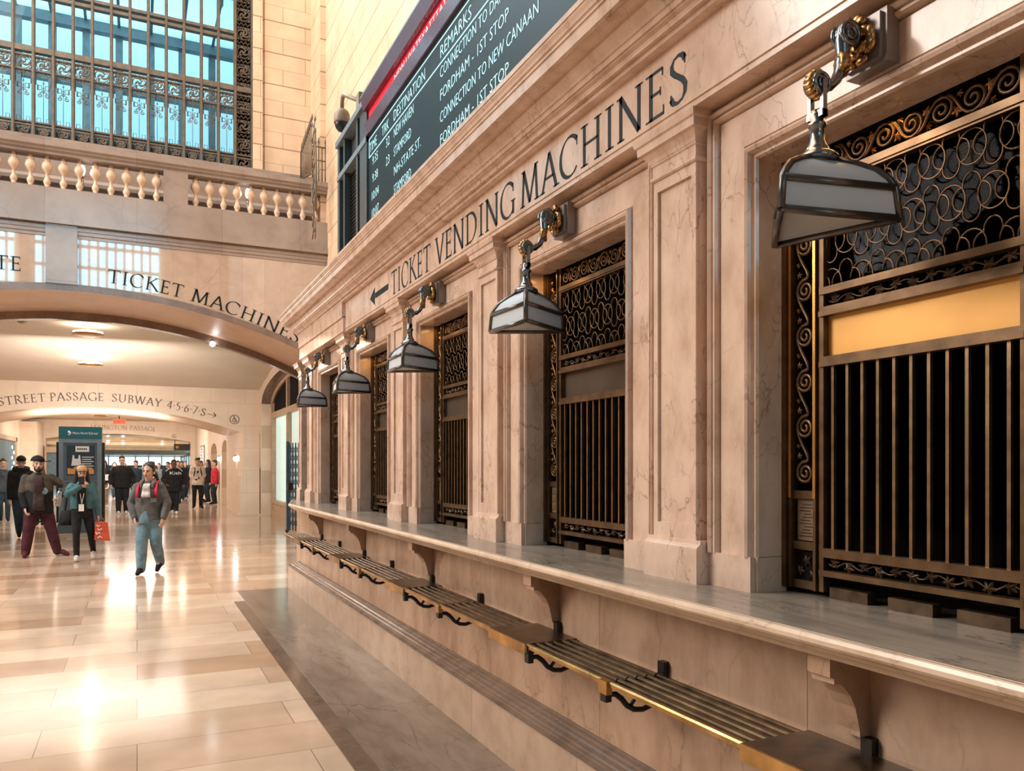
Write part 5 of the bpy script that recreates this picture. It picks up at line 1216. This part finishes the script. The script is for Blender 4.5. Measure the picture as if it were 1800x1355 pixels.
def person(label, x, y, H=1.75, yaw=0, skin='light', hair='black', hairstyle='short', build=1.0, top='black', top_len=.47, top_fit=1.0, trousers='black', leg_fit=1.0, shoes='black',
           feet=None, hands=None, elbow=None, palms=None, head_yaw=0, head_tilt=0, lean=0, open_front=None, vox=.013, inner=None, group=None, sleeves=True, cap=None, hand_curl=.4, collar=None, face=True, upper=None, body_vox=None, short_sleeve=False, hood=None):
    """a clothed figure; local x is the figure's own left, it looks along local -y"""
    t = thing('person', label, 'person', (x, y, 0), yaw, group)
    S = H; B = build
    hips = Vector((0, 0, .515 * S)); lh = [Vector((-.052 * S, 0, .515 * S)), Vector((.052 * S, 0, .515 * S))]
    feet = feet or [(-.06, .0, 0), (.07, .02, 0)]
    # feet: (x, y, lift) of the heel for right then left
    up = Vector((0, -lean, 1)).normalized()
    ch = hips + up * .21 * S; sh_c = hips + up * .30 * S; nb = hips + up * .325 * S
    sh = [sh_c + Vector((-.099 * S * B ** .5, 0, -.020 * S)), sh_c + Vector((.099 * S * B ** .5, 0, -.020 * S))]
    hc = hips + up * .418 * S + Vector((0, -.012 * S - lean * .05, 0))
    knees, ank = [], []
    for k in (0, 1):
        f_ = feet[k]; a = Vector((f_[0], f_[1], .045 * S + f_[2]))
        kn, a2 = ik(lh[k], a, .245 * S, .232 * S, (0.05 * (1 if k else -1), -1, .1)); knees.append(kn); ank.append(a2)
    hands = hands or [(-.19 * S / 1.75, -.03, .80 * S / 1.75), (.19 * S / 1.75, -.03, .80 * S / 1.75)]
    elbow = elbow or [(-.5, .8, -.1), (.5, .8, -.1)]
    el, wr = [], []
    for k in (0, 1):
        e, w_ = ik(sh[k], hands[k], .168 * S, .148 * S, elbow[k]); el.append(e); wr.append(w_)
    R_h = Matrix.Rotation(head_yaw, 3, 'Z') @ Matrix.Rotation(head_tilt, 3, 'X')
    hd = lambda p: hc + R_h @ (Vector(p) * (S / 1.75 * 1.07))
    k_ = S / 1.75 * 1.07
    # --- body
    b = MB()
    torso(b, [(hips + up * d * S, rx * S * B ** .5, ry * S * B, 0) for d, rx, ry in ((-.05, .085, .055), (0, .092, .062), (.06, .080, .055), (.13, .082, .058), (.21, .095, .066), (.27, .088, .055), (.30, .062, .042), (.322, .035, .035))])
    for k in (0, 1):
        limb(b, [lh[k] + Vector((0, 0, .01)), knees[k], ank[k]], [.05 * S, .032 * S, .022 * S])
        limb(b, [sh[k], el[k], wr[k]], [.030 * S, .023 * S, .0155 * S])
        fy = feet[k][3] if len(feet[k]) > 3 else 0
        limb(b, [ank[k], ank[k] + Vector((math.sin(fy) * .10 * k_, -math.cos(fy) * .10 * k_, -.012 * k_))], [.022 * S, .014 * S], 8)
        d = (wr[k] - el[k]).normalized(); pn = (palms[k] if palms else (.9 * (1 if k == 0 else -1), .1, 0))
        hand(b, wr[k], d, pn, 1 if k == 0 else -1, S, hand_curl)
    limb(b, [nb - up * .03 * S, hc - up * .04 * S], [.036 * S, .032 * S])
    b.ball(hd((0, .012, .03)), .075 * k_, .096 * k_, .105 * k_, 16, 12, R_h)
    b.ball(hd((0, -.018, -.045)), .060 * k_, .070 * k_, .075 * k_, 14, 10, R_h)
    b.ball(hd((0, -.055, -.092)), .026 * k_, .026 * k_, .024 * k_, 10, 8, R_h)
    b.ball(hd((0, -.072, .022)), .055 * k_, .020 * k_, .016 * k_, 10, 8, R_h)
    for sx in (-1, 1):
        b.ball(hd((sx * .040, -.058, -.028)), .022 * k_, .024 * k_, .024 * k_, 10, 8, R_h)
        b.ball(hd((sx * .076, .012, -.015)), .012 * k_, .022 * k_, .034 * k_, 8, 8, R_h)
    b.tube([hd((0, -.082, .012)), hd((0, -.094, -.012)), hd((0, -.108, -.034)), hd((0, -.088, -.046))], [.010 * k_, .012 * k_, .016 * k_, .011 * k_], 8)
    b.ball(hd((0, -.084, -.066)), .024 * k_, .013 * k_, .013 * k_, 8, 6, R_h)
    remesh(b, 'body', SK[skin], t, body_vox or vox * .5, 3, .45)
    if face:
        for sx in (-1, 1):
            e = MB(); e.ball(hd((sx * .031, -.083, -.004)), .012 * k_, .006 * k_, .0065 * k_, 8, 6, R_h); e.build('eye', EYEM, t)
            e = MB(); e.tube([hd((sx * .014, -.095, .018)), hd((sx * .034, -.092, .024)), hd((sx * .052, -.078, .017))], [.003 * k_, .0045 * k_, .002 * k_], 5); e.build('eyebrow', HR[hair], t)
        e = MB(); e.tube([hd((-.024, -.089, -.066)), hd((-.010, -.098, -.062)), hd((0, -.099, -.064)), hd((.010, -.098, -.062)), hd((.024, -.089, -.066))], [.003, .006, .0055, .006, .003], 6)
        e.tube([hd((-.02, -.090, -.070)), hd((0, -.098, -.075)), hd((.02, -.090, -.070))], [.003, .0075, .003], 6); e.build('lips', LIP, t)
    # --- hair
    h = MB()
    if hairstyle in ('short', 'long', 'bun', 'beard', 'curly'):
        h.ball(hd((0, .023, .060)), .082 * k_, .097 * k_, .093 * k_, 14, 10, R_h)
        h.ball(hd((0, .05, -.005)), .078 * k_, .066 * k_, .085 * k_, 12, 10, R_h)
        if hairstyle == 'short' or hairstyle == 'beard': h.ball(hd((0, -.035, .102)), .062 * k_, .05 * k_, .030 * k_, 10, 8, R_h)
        if hairstyle == 'curly':
            rr = random.Random(5)
            for q in range(26):
                a = rr.uniform(0, 2 * PI); h.ball(hd((.07 * math.cos(a) * rr.random() ** .4, .01 + .08 * math.sin(a), .09 + rr.uniform(0, .05))), .028 * k_, n=7, m=5)
        if hairstyle == 'bun':
            for sx in (-1, 1): h.ball(hd((sx * .05, .0, .085)), .032 * k_, .05 * k_, .034 * k_, 10, 8, R_h); h.ball(hd((sx * .074, .01, .03)), .014 * k_, .04 * k_, .06 * k_, 10, 8, R_h)
            limb(h, [hd((.02, .085, .0)), hd((.05, .11, -.06)), hd((.085, .10, -.13))], [.04 * k_, .035 * k_, .025 * k_], 8)
        if hairstyle == 'long':
            for sx in (-1, 1):
                limb(h, [hd((sx * .070, .0, .05)), hd((sx * .084, .02, -.05)), hd((sx * .10, .02, -.17)), hd((sx * .115, .0, -.27))], [.034 * k_, .036 * k_, .038 * k_, .026 * k_], 8)
            limb(h, [hd((0, .07, .0)), hd((0, .09, -.25))], [.07 * k_, .06 * k_], 8)
        remesh(h, 'hair', HR[hair], t, vox * .7, 2)
    if hairstyle == 'beard' or hairstyle == 'capbeard':
        e = MB(); e.ball(hd((0, -.038, -.098)), .055 * k_, .048 * k_, .042 * k_, 12, 8, R_h)
        for sx in (-1, 1): e.ball(hd((sx * .053, -.018, -.07)), .015 * k_, .04 * k_, .045 * k_, 8, 6, R_h)
        e.tube([hd((-.03, -.090, -.07)), hd((0, -.103, -.052)), hd((.03, -.090, -.07))], [.008, .010, .008], 6); remesh(e, 'beard', HR['black'], t, vox * .6, 1)
    if cap:
        col, byaw, long_ = cap
        Rc = R_h @ Matrix.Rotation(byaw, 3, 'Z'); cdl = lambda p: hc + Rc @ (Vector(p) * k_)
        e = MB(); n = 18; vs_ = []
        for i in range(7):
            tt = PI / 2 * i / 6
            for j in range(n):
                a = 2 * PI * j / n; q = Vector((.090 * math.cos(a) * math.cos(tt), .012 + .108 * math.sin(a) * math.cos(tt), .045 + .098 * math.sin(tt)))
                vs_.append(cdl(q))
        e.add(vs_, [(i * n + j, i * n + (j + 1) % n, (i + 1) * n + (j + 1) % n, (i + 1) * n + j) for i in range(6) for j in range(n)] + [tuple(range(n))[::-1]], True)
        cap_o = e.build('cap', cm(col), t)
        e = MB(); m_ = 12; oz = [(.085 * math.cos(PI + PI * q / m_), -.02 + (.09 + .085) * math.sin(PI + PI * q / m_)) for q in range(m_ + 1)]
        vs_ = [cdl((p[0], p[1], .045 - abs(p[0]) * .15)) for p in oz] + [cdl((p[0], p[1], .053 - abs(p[0]) * .15)) for p in oz]
        e.add(vs_, [tuple(range(m_ + 1))[::-1], tuple(range(m_ + 1, 2 * m_ + 2))] + [(q, q + 1, m_ + 2 + q, m_ + 1 + q) for q in range(m_)]); e.build('cap_brim', cm(col), cap_o)
    # --- trousers
    b = MB(); F = leg_fit
    torso(b, [(hips + up * d * S, rx * S * B ** .5, ry * S * B, 0) for d, rx, ry in ((-.06, .098, .068), (0, .103, .074), (.05, .096, .068), (.075, .09, .064))])
    for k in (0, 1):
        mid1 = lh[k].lerp(knees[k], .5); mid2 = knees[k].lerp(ank[k], .45); low = knees[k].lerp(ank[k], 1.0)
        limb(b, [lh[k], mid1, knees[k], mid2, low], [.056 * S * F ** .5, .050 * S * F ** .5 * B ** .3, .038 * S * F, .036 * S * F, .029 * S * F], 12)
    remesh(b, 'trousers', cm(trousers), t, vox, 3)
    for k in (0, 1):
        a = ank[k]; f_ = feet[k]; toe_y = -.155 * k_; tz = max(.028 * k_, a.z - .045 * k_ - .05 * (1 if f_[2] > .02 else 0))
        sy = f_[3] if len(f_) > 3 else 0
        D = Vector((math.sin(sy), -math.cos(sy), 0))
        e = MB(); hl = a + Vector((0, .02 * k_, -.045 * k_ + .035 * k_)); to = a + D * .16 * k_; to.z = max(.03 * k_, f_[2] * .15 + .032 * k_)
        md = hl.lerp(to, .55) + Vector((0, 0, .018 * k_))
        limb(e, [hl, md, to], [.042 * k_, .044 * k_, .034 * k_], 10); limb(e, [a + Vector((0, 0, .03)), hl], [.044 * k_, .045 * k_], 8)
        s_ = remesh(e, 'shoe', cm(shoes), t, vox * .8, 2)
        for v in s_.data.vertices:
            if v.co.z < .006 + (f_[2] * .0): v.co.z = .006
    # --- upper garment
    b = MB(); Q = top_fit; hem = hips + up * ((top_len - .515) * S)
    rings = [(hem, .108 * S * B ** .5 * Q, .082 * S * B * Q, 0)]
    for d, rx, ry in ((.0, .108, .082), (.06, .106, .080), (.13, .106, .080), (.21, .108, .080), (.262, .104, .072), (.29, .086, .058), (.315, .050, .046), (.332, .042, .042)):
        if hips.z + d * S > hem.z + .02: rings.append((hips + up * d * S, rx * S * B ** .5 * Q ** .8, ry * S * B * Q ** .8, 0))
    torso(b, rings)
    for k in (0, 1):
        if short_sleeve: limb(b, [sh[k], sh[k].lerp(el[k], .8)], [.046 * S * Q, .045 * S * Q], 10)
        else: limb(b, [sh[k] + Vector((0, 0, -.005)), sh[k].lerp(el[k], .5), el[k], el[k].lerp(wr[k], .5), el[k].lerp(wr[k], .93)], [.037 * S * Q, .037 * S * Q, .035 * S * Q, .032 * S * Q, .026 * S * Q], 10)
    if hood: b.tube([nb + Vector((.075 * S * math.cos(a), .02 * S + .065 * S * math.sin(a), .015 * S + .012 * S * math.sin(a))) for a in [2 * PI * q / 14 for q in range(14)]], .026 * S, 8, closed=True)
    g_ = remesh(b, 'jacket' if open_front else 'top', cm(top), t, vox, 3)
    if upper:
        g_.data.materials.append(cm(upper[0]))
        for p in g_.data.polygons:
            c = p.center
            if c.z > upper[1] * S + .02 * math.sin(c.x * 30) and (abs(c.x) > .05 or c.y > .0): p.material_index = 1
    if open_front:
        col, w_, lo = open_front
        e = MB(); n = 10; vs_ = []
        for i in range(n + 1):
            z = lo * S + (.82 - lo) * S * i / n
            dpt = (.084 + .008 * math.sin(i)) * S * B * Q + .006 - (.028 * S * max(0, i / n - .65) / .35)
            off = -lean * (z - hips.z)
            for sx in (-1, -.5, 0, .5, 1): vs_.append((sx * w_ * (1.15 - .35 * i / n), -dpt * (1 - .05 * abs(sx)) + off - .002, z))
        e.add(vs_, [(i * 5 + j, i * 5 + j + 1, (i + 1) * 5 + j + 1, (i + 1) * 5 + j) for i in range(n) for j in range(4)], True)
        o = e.build('shirt', cm(col), t); sm_ = o.modifiers.new('thick', 'SOLIDIFY'); sm_.thickness = .012; sm_.offset = 0
    if collar:
        for sx in (-1, 1):
            e = MB(); p0 = nb + Vector((sx * .045 * S, .01 * S, .02 * S)); p1 = nb + Vector((sx * .052 * S, -.042 * S, -.004 * S)); p2 = nb + Vector((sx * .048 * S, -.07 * S, -.045 * S))
            limb(e, [p0, p1, p2], [.015 * S, .018 * S, .012 * S], 8); e.build('collar', cm(collar), g_)
    t['_j'] = 0; del t['_j']
    return t, dict(sh=sh, el=el, wr=wr, nb=nb, hips=hips, hc=hc, S=S, hd=hd, knees=knees, ank=ank, up=up)

def held(root, mb, name, mat, label, cat, group=None):
    """a thing that a person carries: top-level, placed through the carrier's own axes"""
    c, s_ = math.cos(root.rotation_euler.z), math.sin(root.rotation_euler.z); l = root.location
    mb.v = [(l.x + p[0] * c - p[1] * s_, l.y + p[0] * s_ + p[1] * c, p[2] + l.z) for p in mb.v]
    o = mb.build(name, mat); tag(o, label, cat, group); return o

# woman walking towards the camera
t, J = person('person in grey denim jacket and pale jeans walking toward the camera with crimson straps', .17, 13.45, 1.68, -.30, 'light', 'black', 'bun', .98, top='grey', top_len=.49, top_fit=1.14, trousers='jeans', leg_fit=1.36, shoes='black',
              feet=[(-.07, -.17, .0), (.10, .22, .06)], hands=[(-.185, -.10, .86), (.245, -.13, .85)], elbow=[(-.9, .6, 0), (1.0, .5, .1)], palms=[(1, .2, 0), (-.6, .6, 0)], head_yaw=-.22, open_front=('white', .058, .70), collar='collar', vox=.011, body_vox=.0055)
for sx in (-1, 1):
    b = MB(); pts = [(sx * .115, .08, J['nb'].z - .02), (sx * .122, .0, J['nb'].z + .0), (sx * .128, -.085, J['nb'].z - .045), (sx * .132, -.135, J['nb'].z - .13), (sx * .135, -.13, J['nb'].z - .24)]
    b.tube(pts, .03, 8, flat=.35); b.build('backpack_strap', cm('red'), t)['label'] = 'crimson backpack strap'
b = MB(); b.ball((0, .19, 1.16), .15, .09, .22, 14, 10); b.build('backpack', cm('red'), t)
b = MB(); torso(b, [((-.03, -.13, .77), .085, .022, 0), ((-.03, -.145, .83), .075, .022, 0), ((-.025, -.148, .90), .055, .02, 0), ((-.01, -.145, .96), .022, .014, 0)], 12); remesh(b, 'shirt_tail', cm('jeans'), t, .011)['label'] = 'denim blue cloth bunched at the waist'
for sx in (-1, 1):
    b = MB(); b.box(sx * .11 - .045, sx * .11 + .045, -.172, -.15, 1.10, 1.165); b.build('chest_pocket', cm('grey'), [c for c in t.children if c.name.startswith('jacket')][0])

# woman in tan cap holding a telephone
t, J = person('person in tan cap and open teal denim jacket holding a phone up', -.87, 15.75, 1.64, .02, 'light', 'black', 'long', .95, top='teal', top_len=.55, top_fit=1.10, trousers='black', leg_fit=.95, shoes='shoe_white',
              feet=[(-.08, -.10, 0), (.17, .22, .05)], hands=[(-.015, -.21, 1.30), (.25, -.02, .78)], elbow=[(-1, .25, -.5), (.7, .8, 0)], palms=[(.3, .9, .1), (-1, 0, 0)], head_yaw=.08, open_front=('black', .07, .50), vox=.012, body_vox=.0065, cap=('tan', .1, 0))
b = MB(); torso(b, [((0, -.005, .74), .17, .10, 0), ((0, -.005, .80), .175, .105, 0), ((0, 0, .92), .15, .10, 0)], 16); remesh(b, 'long_top', cm('black'), t, .012)
b = MB(); b.tube([(-.05, -.09, 1.36), (-.02, -.16, 1.15), (0, -.175, 1.0)], .006, 5); b.tube([(.06, -.09, 1.36), (.03, -.16, 1.15), (.0, -.175, 1.0)], .006, 5); b.box(-.045, .035, -.19, -.18, .87, .99); b.build('badge', M['white'], t)
b = MB(); b.box(-.04, .045, -.285, -.272, 1.33, 1.47); held(t, b, 'phone', M['black'], 'black phone held up before the face under the tan cap', 'phone')
b = MB(); torso(b, [((-.235, .02, .62), .11, .055, 0), ((-.235, .02, .70), .125, .06, 0), ((-.22, .02, .88), .10, .05, 0)], 14); b.tube([(-.26, .02, .86), (-.22, .05, 1.2), (-.14, .04, 1.36)], .012, 6); held(t, b, 'shoulder_bag', cm('black'), 'black shoulder bag hanging at the hip of the person in the tan cap', 'bag')
b = MB()
vs_ = [(.19, -.10, .36), (.44, -.10, .33), (.44, .06, .33), (.19, .06, .36), (.205, -.09, .665), (.40, -.085, .66), (.40, .05, .66), (.205, .05, .665)]
bag = thing('shopping_bag', 'shiny orange shopping bag with white lettering, carried by the person in the tan cap', 'bag', (-.87, 15.75, 0), .02)
b.add(vs_, [(0, 3, 2, 1), (0, 1, 5, 4), (1, 2, 6, 5), (2, 3, 7, 6), (3, 0, 4, 7), (4, 5, 6, 7)]); b.build('bag_body', plain('orange_bag', (.60, .085, .03), .35, var=.15, scale=8), bag)
b = MB()
for yy in (-.085, .045): b.tube([(.23, yy, .65), (.24, yy * .6, .74), (.27, yy * .3, .775), (.31, yy * .6, .74), (.36, yy, .65)], .006, 5)
b.build('bag_handle', plain('orange_handle', (.35, .05, .03), .5, var=0), bag)
b = MB(); rr = random.Random(2)
for k in range(4):
    z = .60 - .065 * k; b.tube([(.215 + .035 * q / 2 + (.03 if k % 2 else 0), -.1035 + (.6 - z) * -.0, z + .022 * math.sin(q * 2.2 + k)) for q in range(5)], .008, 5)
b.build('bag_lettering', M['white'], bag)

# man in camouflage-shouldered jacket
t, J = person('person with dark beard, backwards cap and maroon trousers, carrying a steel bottle', -1.62, 16.7, 1.81, .10, 'pale', 'black', 'capbeard', 1.30, top='black', top_len=.44, top_fit=1.10, trousers='maroon', leg_fit=1.42, shoes='shoe_maroon',
              feet=[(-.20, .05, 0, -.1), (.30, -.02, 0, 1.15)], hands=[(-.21, -.16, .90), (.33, -.22, 1.10)], elbow=[(-1, .5, 0), (1, .4, -.3)], palms=[(1, .1, 0), (-.8, -.2, .2)], head_yaw=.05, open_front=('brown', .085, .47), vox=.013, body_vox=.007, cap=('black', 1.1, 0), upper=('camo', .66))
b = MB(); b.lathe([(0, 1.12), (.055, 1.12), (.062, 1.15), (.05, 1.18), (.055, 1.20)], 4); b = MB(); b.ball((.095, -.205, 1.20), .05, .008, .062, 14, 8); b.build('badge', M['catwalk'], t)['label'] = 'round pale blue badge'
b = MB(); b.tube([(.05, -.10, 1.5), (.085, -.2, 1.3), (.09, -.2, 1.26)], .005, 5); b.build('badge_cord', cm('black'), t)
bt_ = thing('water_bottle', 'silver steel bottle held at the side of the bearded person', 'bottle', (-1.62, 16.7, 0), .10)
b = MB(); b.tube([(.29, -.25, .93), (.30, -.255, .95), (.325, -.265, 1.16), (.335, -.27, 1.19), (.338, -.272, 1.20)], [.035, .044, .044, .036, .03], 14); b.build('bottle_body', plain('brushed_steel', (.42, .45, .47), .3, .8, var=.25, scale=18), bt_)
b = MB(); b.tube([(.338, -.272, 1.20), (.345, -.275, 1.25)], [.034, .034], 12); b.build('bottle_cap', cm('slate'), bt_)

# man in dark cap behind him
t, J = person('person in plain black cap and hooded black coat, walking behind the bearded one', -2.42, 21.4, 1.86, .12, 'pale', 'black', 'none', 1.05, top='black', top_len=.47, top_fit=1.15, trousers='bluejean', leg_fit=1.15, shoes='black',
              feet=[(-.04, .12, .02), (.08, -.08, 0)], hands=[(-.23, -.08, .84), (.22, 0, .85)], head_tilt=.12, vox=.017, body_vox=.011, cap=('black', 0, 0), hood=1)
t, J = person('person in dark slate jacket and jeans at the outer edge, near the pale wall', -3.62, 28.0, 1.84, .2, 'light', 'brown', 'short', 1.0, top='dusk', top_len=.47, top_fit=1.1, trousers='bluejean', leg_fit=1.1, shoes='black', feet=[(-.06, .15, .03), (.1, -.1, 0)], vox=.02, body_vox=.013)
t, J = person('person with reddish hair peering out between the two black caps', -2.45, 25.6, 1.72, 0, 'light', 'brown', 'long', .95, top='brown', trousers='black', vox=.022, body_vox=.014)
t, J = person('person in yellow jacket with hand to the face, behind the bearded one', -1.72, 22.0 + 3.2, 1.72, .1, 'light', 'black', 'short', .95, top='yellow', trousers='black', hands=[(-.05, -.2, 1.46), (.2, 0, .82)], elbow=[(-1, .2, -.6), (.6, .8, 0)], vox=.02, body_vox=.011)

# the middle group
t, J = person('tall person in black sweatshirt and black trousers with white trainers', -.47, 30.3, 1.97, .05, 'pale', 'black', 'short', 1.22, top='black', top_len=.46, top_fit=1.25, trousers='black', leg_fit=1.35, shoes='shoe_white', feet=[(-.11, -.14, 0), (.13, .0, 0)], hands=[(-.34, -.1, 1.02), (.36, -.12, 1.04)], vox=.019, body_vox=.011)
t, J = person('person in black top printed with white letters, dark trousers', 1.14, 29.6, 1.84, .08, 'dark', 'black', 'short', 1.18, top='black', top_len=.42, top_fit=1.3, trousers='black', leg_fit=1.2, shoes='shoe_white', feet=[(-.04, .14, .04), (.06, -.14, 0)], hands=[(-.26, -.15, 1.05), (.33, -.10, 1.02)], vox=.019, body_vox=.012)
o = font_text('shirt_letters', 'Kith', M['white'], t, (-.17, -.245, 1.36), (1, 0, 0), (0, 0, 1), .105, fit=.36)
for sx in (-1, 1): b = MB(); b.tube([(sx * .06, -.13, 1.62), (sx * .15, -.12, 1.58), (sx * .26, -.08, 1.47)], .018, 6); b.build('shoulder_stripe', cm('white'), t)
t, J = person('slim person in printed cream T-shirt and black trousers with a rucksack', 2.13, 33.3, 1.93, .05, 'light', 'black', 'curly', .92, top='cream', top_len=.47, top_fit=1.16, trousers='black', leg_fit=1.12, shoes='black', feet=[(-.13, -.05, 0, -.3), (.13, 0, 0, .2)], hands=[(-.24, 0, .92), (.22, .02, .95)], short_sleeve=True, vox=.019, body_vox=.011)
for sx in (-1, 1): b = MB(); b.tube([(sx * .09, .07, 1.60), (sx * .095, -.08, 1.58), (sx * .12, -.155, 1.42), (sx * .15, -.12, 1.25)], .022, 6, flat=.4); b.build('rucksack_strap', cm('black'), t)
b = MB(); b.ball((0, .2, 1.3), .17, .1, .24, 12, 8); b.build('rucksack', cm('black'), t)
b = MB(); b.ball((.0, -.17, 1.42), .04, .01, .05, 8, 5); b.ball((-.06, -.175, 1.12), .05, .01, .03, 8, 5); b.ball((.03, -.175, 1.18), .025, .01, .05, 8, 5); b.build('shirt_print', cm('black'), t)
t, J = person('person in khaki trousers and dark top with a pale bag, beside the kiosk', -1.24, 37.4, 1.86, -.3, 'light', 'black', 'long', 1.0, top='black', trousers='khaki', leg_fit=1.15, shoes='khaki', feet=[(-.12, .1, 0), (.12, -.1, 0)], hands=[(-.2, -.2, 1.1), (.25, -.2, 1.15)], vox=.022, body_vox=.014)
b = MB(); b.box(.10, .34, -.36, -.29, 1.05, 1.30); b.tube([(.05, -.28, .95), (.03, -.28, .78), (.12, -.28, .70), (.24, -.28, .74), (.28, -.28, .92)], .03, 6); held(t, b, 'tote_bag', M['white'], 'white bag with a looped cord carried by the person in khaki trousers', 'bag')
# the three by the arched opening
t, J = person('person in scarlet jacket standing at the arched opening', 3.02, 36.3, 1.87, -1.25, 'light', 'brown', 'short', 1.0, top='redcoat', trousers='navy', leg_fit=1.1, vox=.02, body_vox=.013)
t, J = person('person in black coat standing just behind the scarlet jacket', 2.90, 38.3, 1.9, -1.1, 'light', 'black', 'long', 1.0, top='black', trousers='navy', leg_fit=1.1, vox=.022, body_vox=.015)
t, J = person('person in dark coat facing the scarlet jacket, holding a pale coat', 2.72, 40.2, 1.86, .9, 'mid', 'black', 'short', 1.0, top='dusk', trousers='navy', leg_fit=1.25, vox=.022, body_vox=.015)
# crowd further back
crowd = [(-.55, 42, 'slate', 'grey', 1.78), (-.05, 38.5, 'navy', 'black', 1.86), (.30, 43.5, 'dusk', 'grey', 1.90), (.62, 41.0, 'cream', 'black', 1.84), (1.05, 46.0, 'slate', 'brown', 1.78), (1.30, 40.5, 'black', 'black', 1.82), (1.62, 37.8, 'black', 'black', 1.86), (1.95, 41.5, 'navy', 'black', 1.87), (2.25, 44.5, 'black', 'brown', 1.88), (-1.05, 45.5, 'dusk', 'brown', 1.82), (.85, 50, 'black', 'black', 1.86), (1.75, 49.5, 'teal', 'black', 1.80)]
names = ['in slate coat, grey hair, over the shoulder of the tall one in black', 'in navy coat close behind the tall one in black', 'with grey hair in dusky coat above the grey denim jacket', 'in cream coat behind the grey denim jacket', 'in slate coat deep in the crowd', 'in black coat behind the lettered black top', 'in black coat beside the lettered black top', 'in navy coat next to the cream T-shirt', 'in black coat under the hanging sign', 'in dusky coat in the crowd beside the kiosk', 'in black coat farthest back near the third arch', 'in teal coat farthest back beside the third arch']
for (x, y, c_, h_, H), nm in zip(crowd, names):
    person('person ' + nm, x, y, H, random.uniform(-.5, .5), random.choice(['light', 'mid', 'pale']), h_, random.choice(['short', 'long', 'short']), 1.05, top=c_, top_fit=1.15, trousers=random.choice(['black', 'navy', 'bluejean']), leg_fit=1.1, vox=.028, body_vox=.02, group='people in the crowd under the third arch')
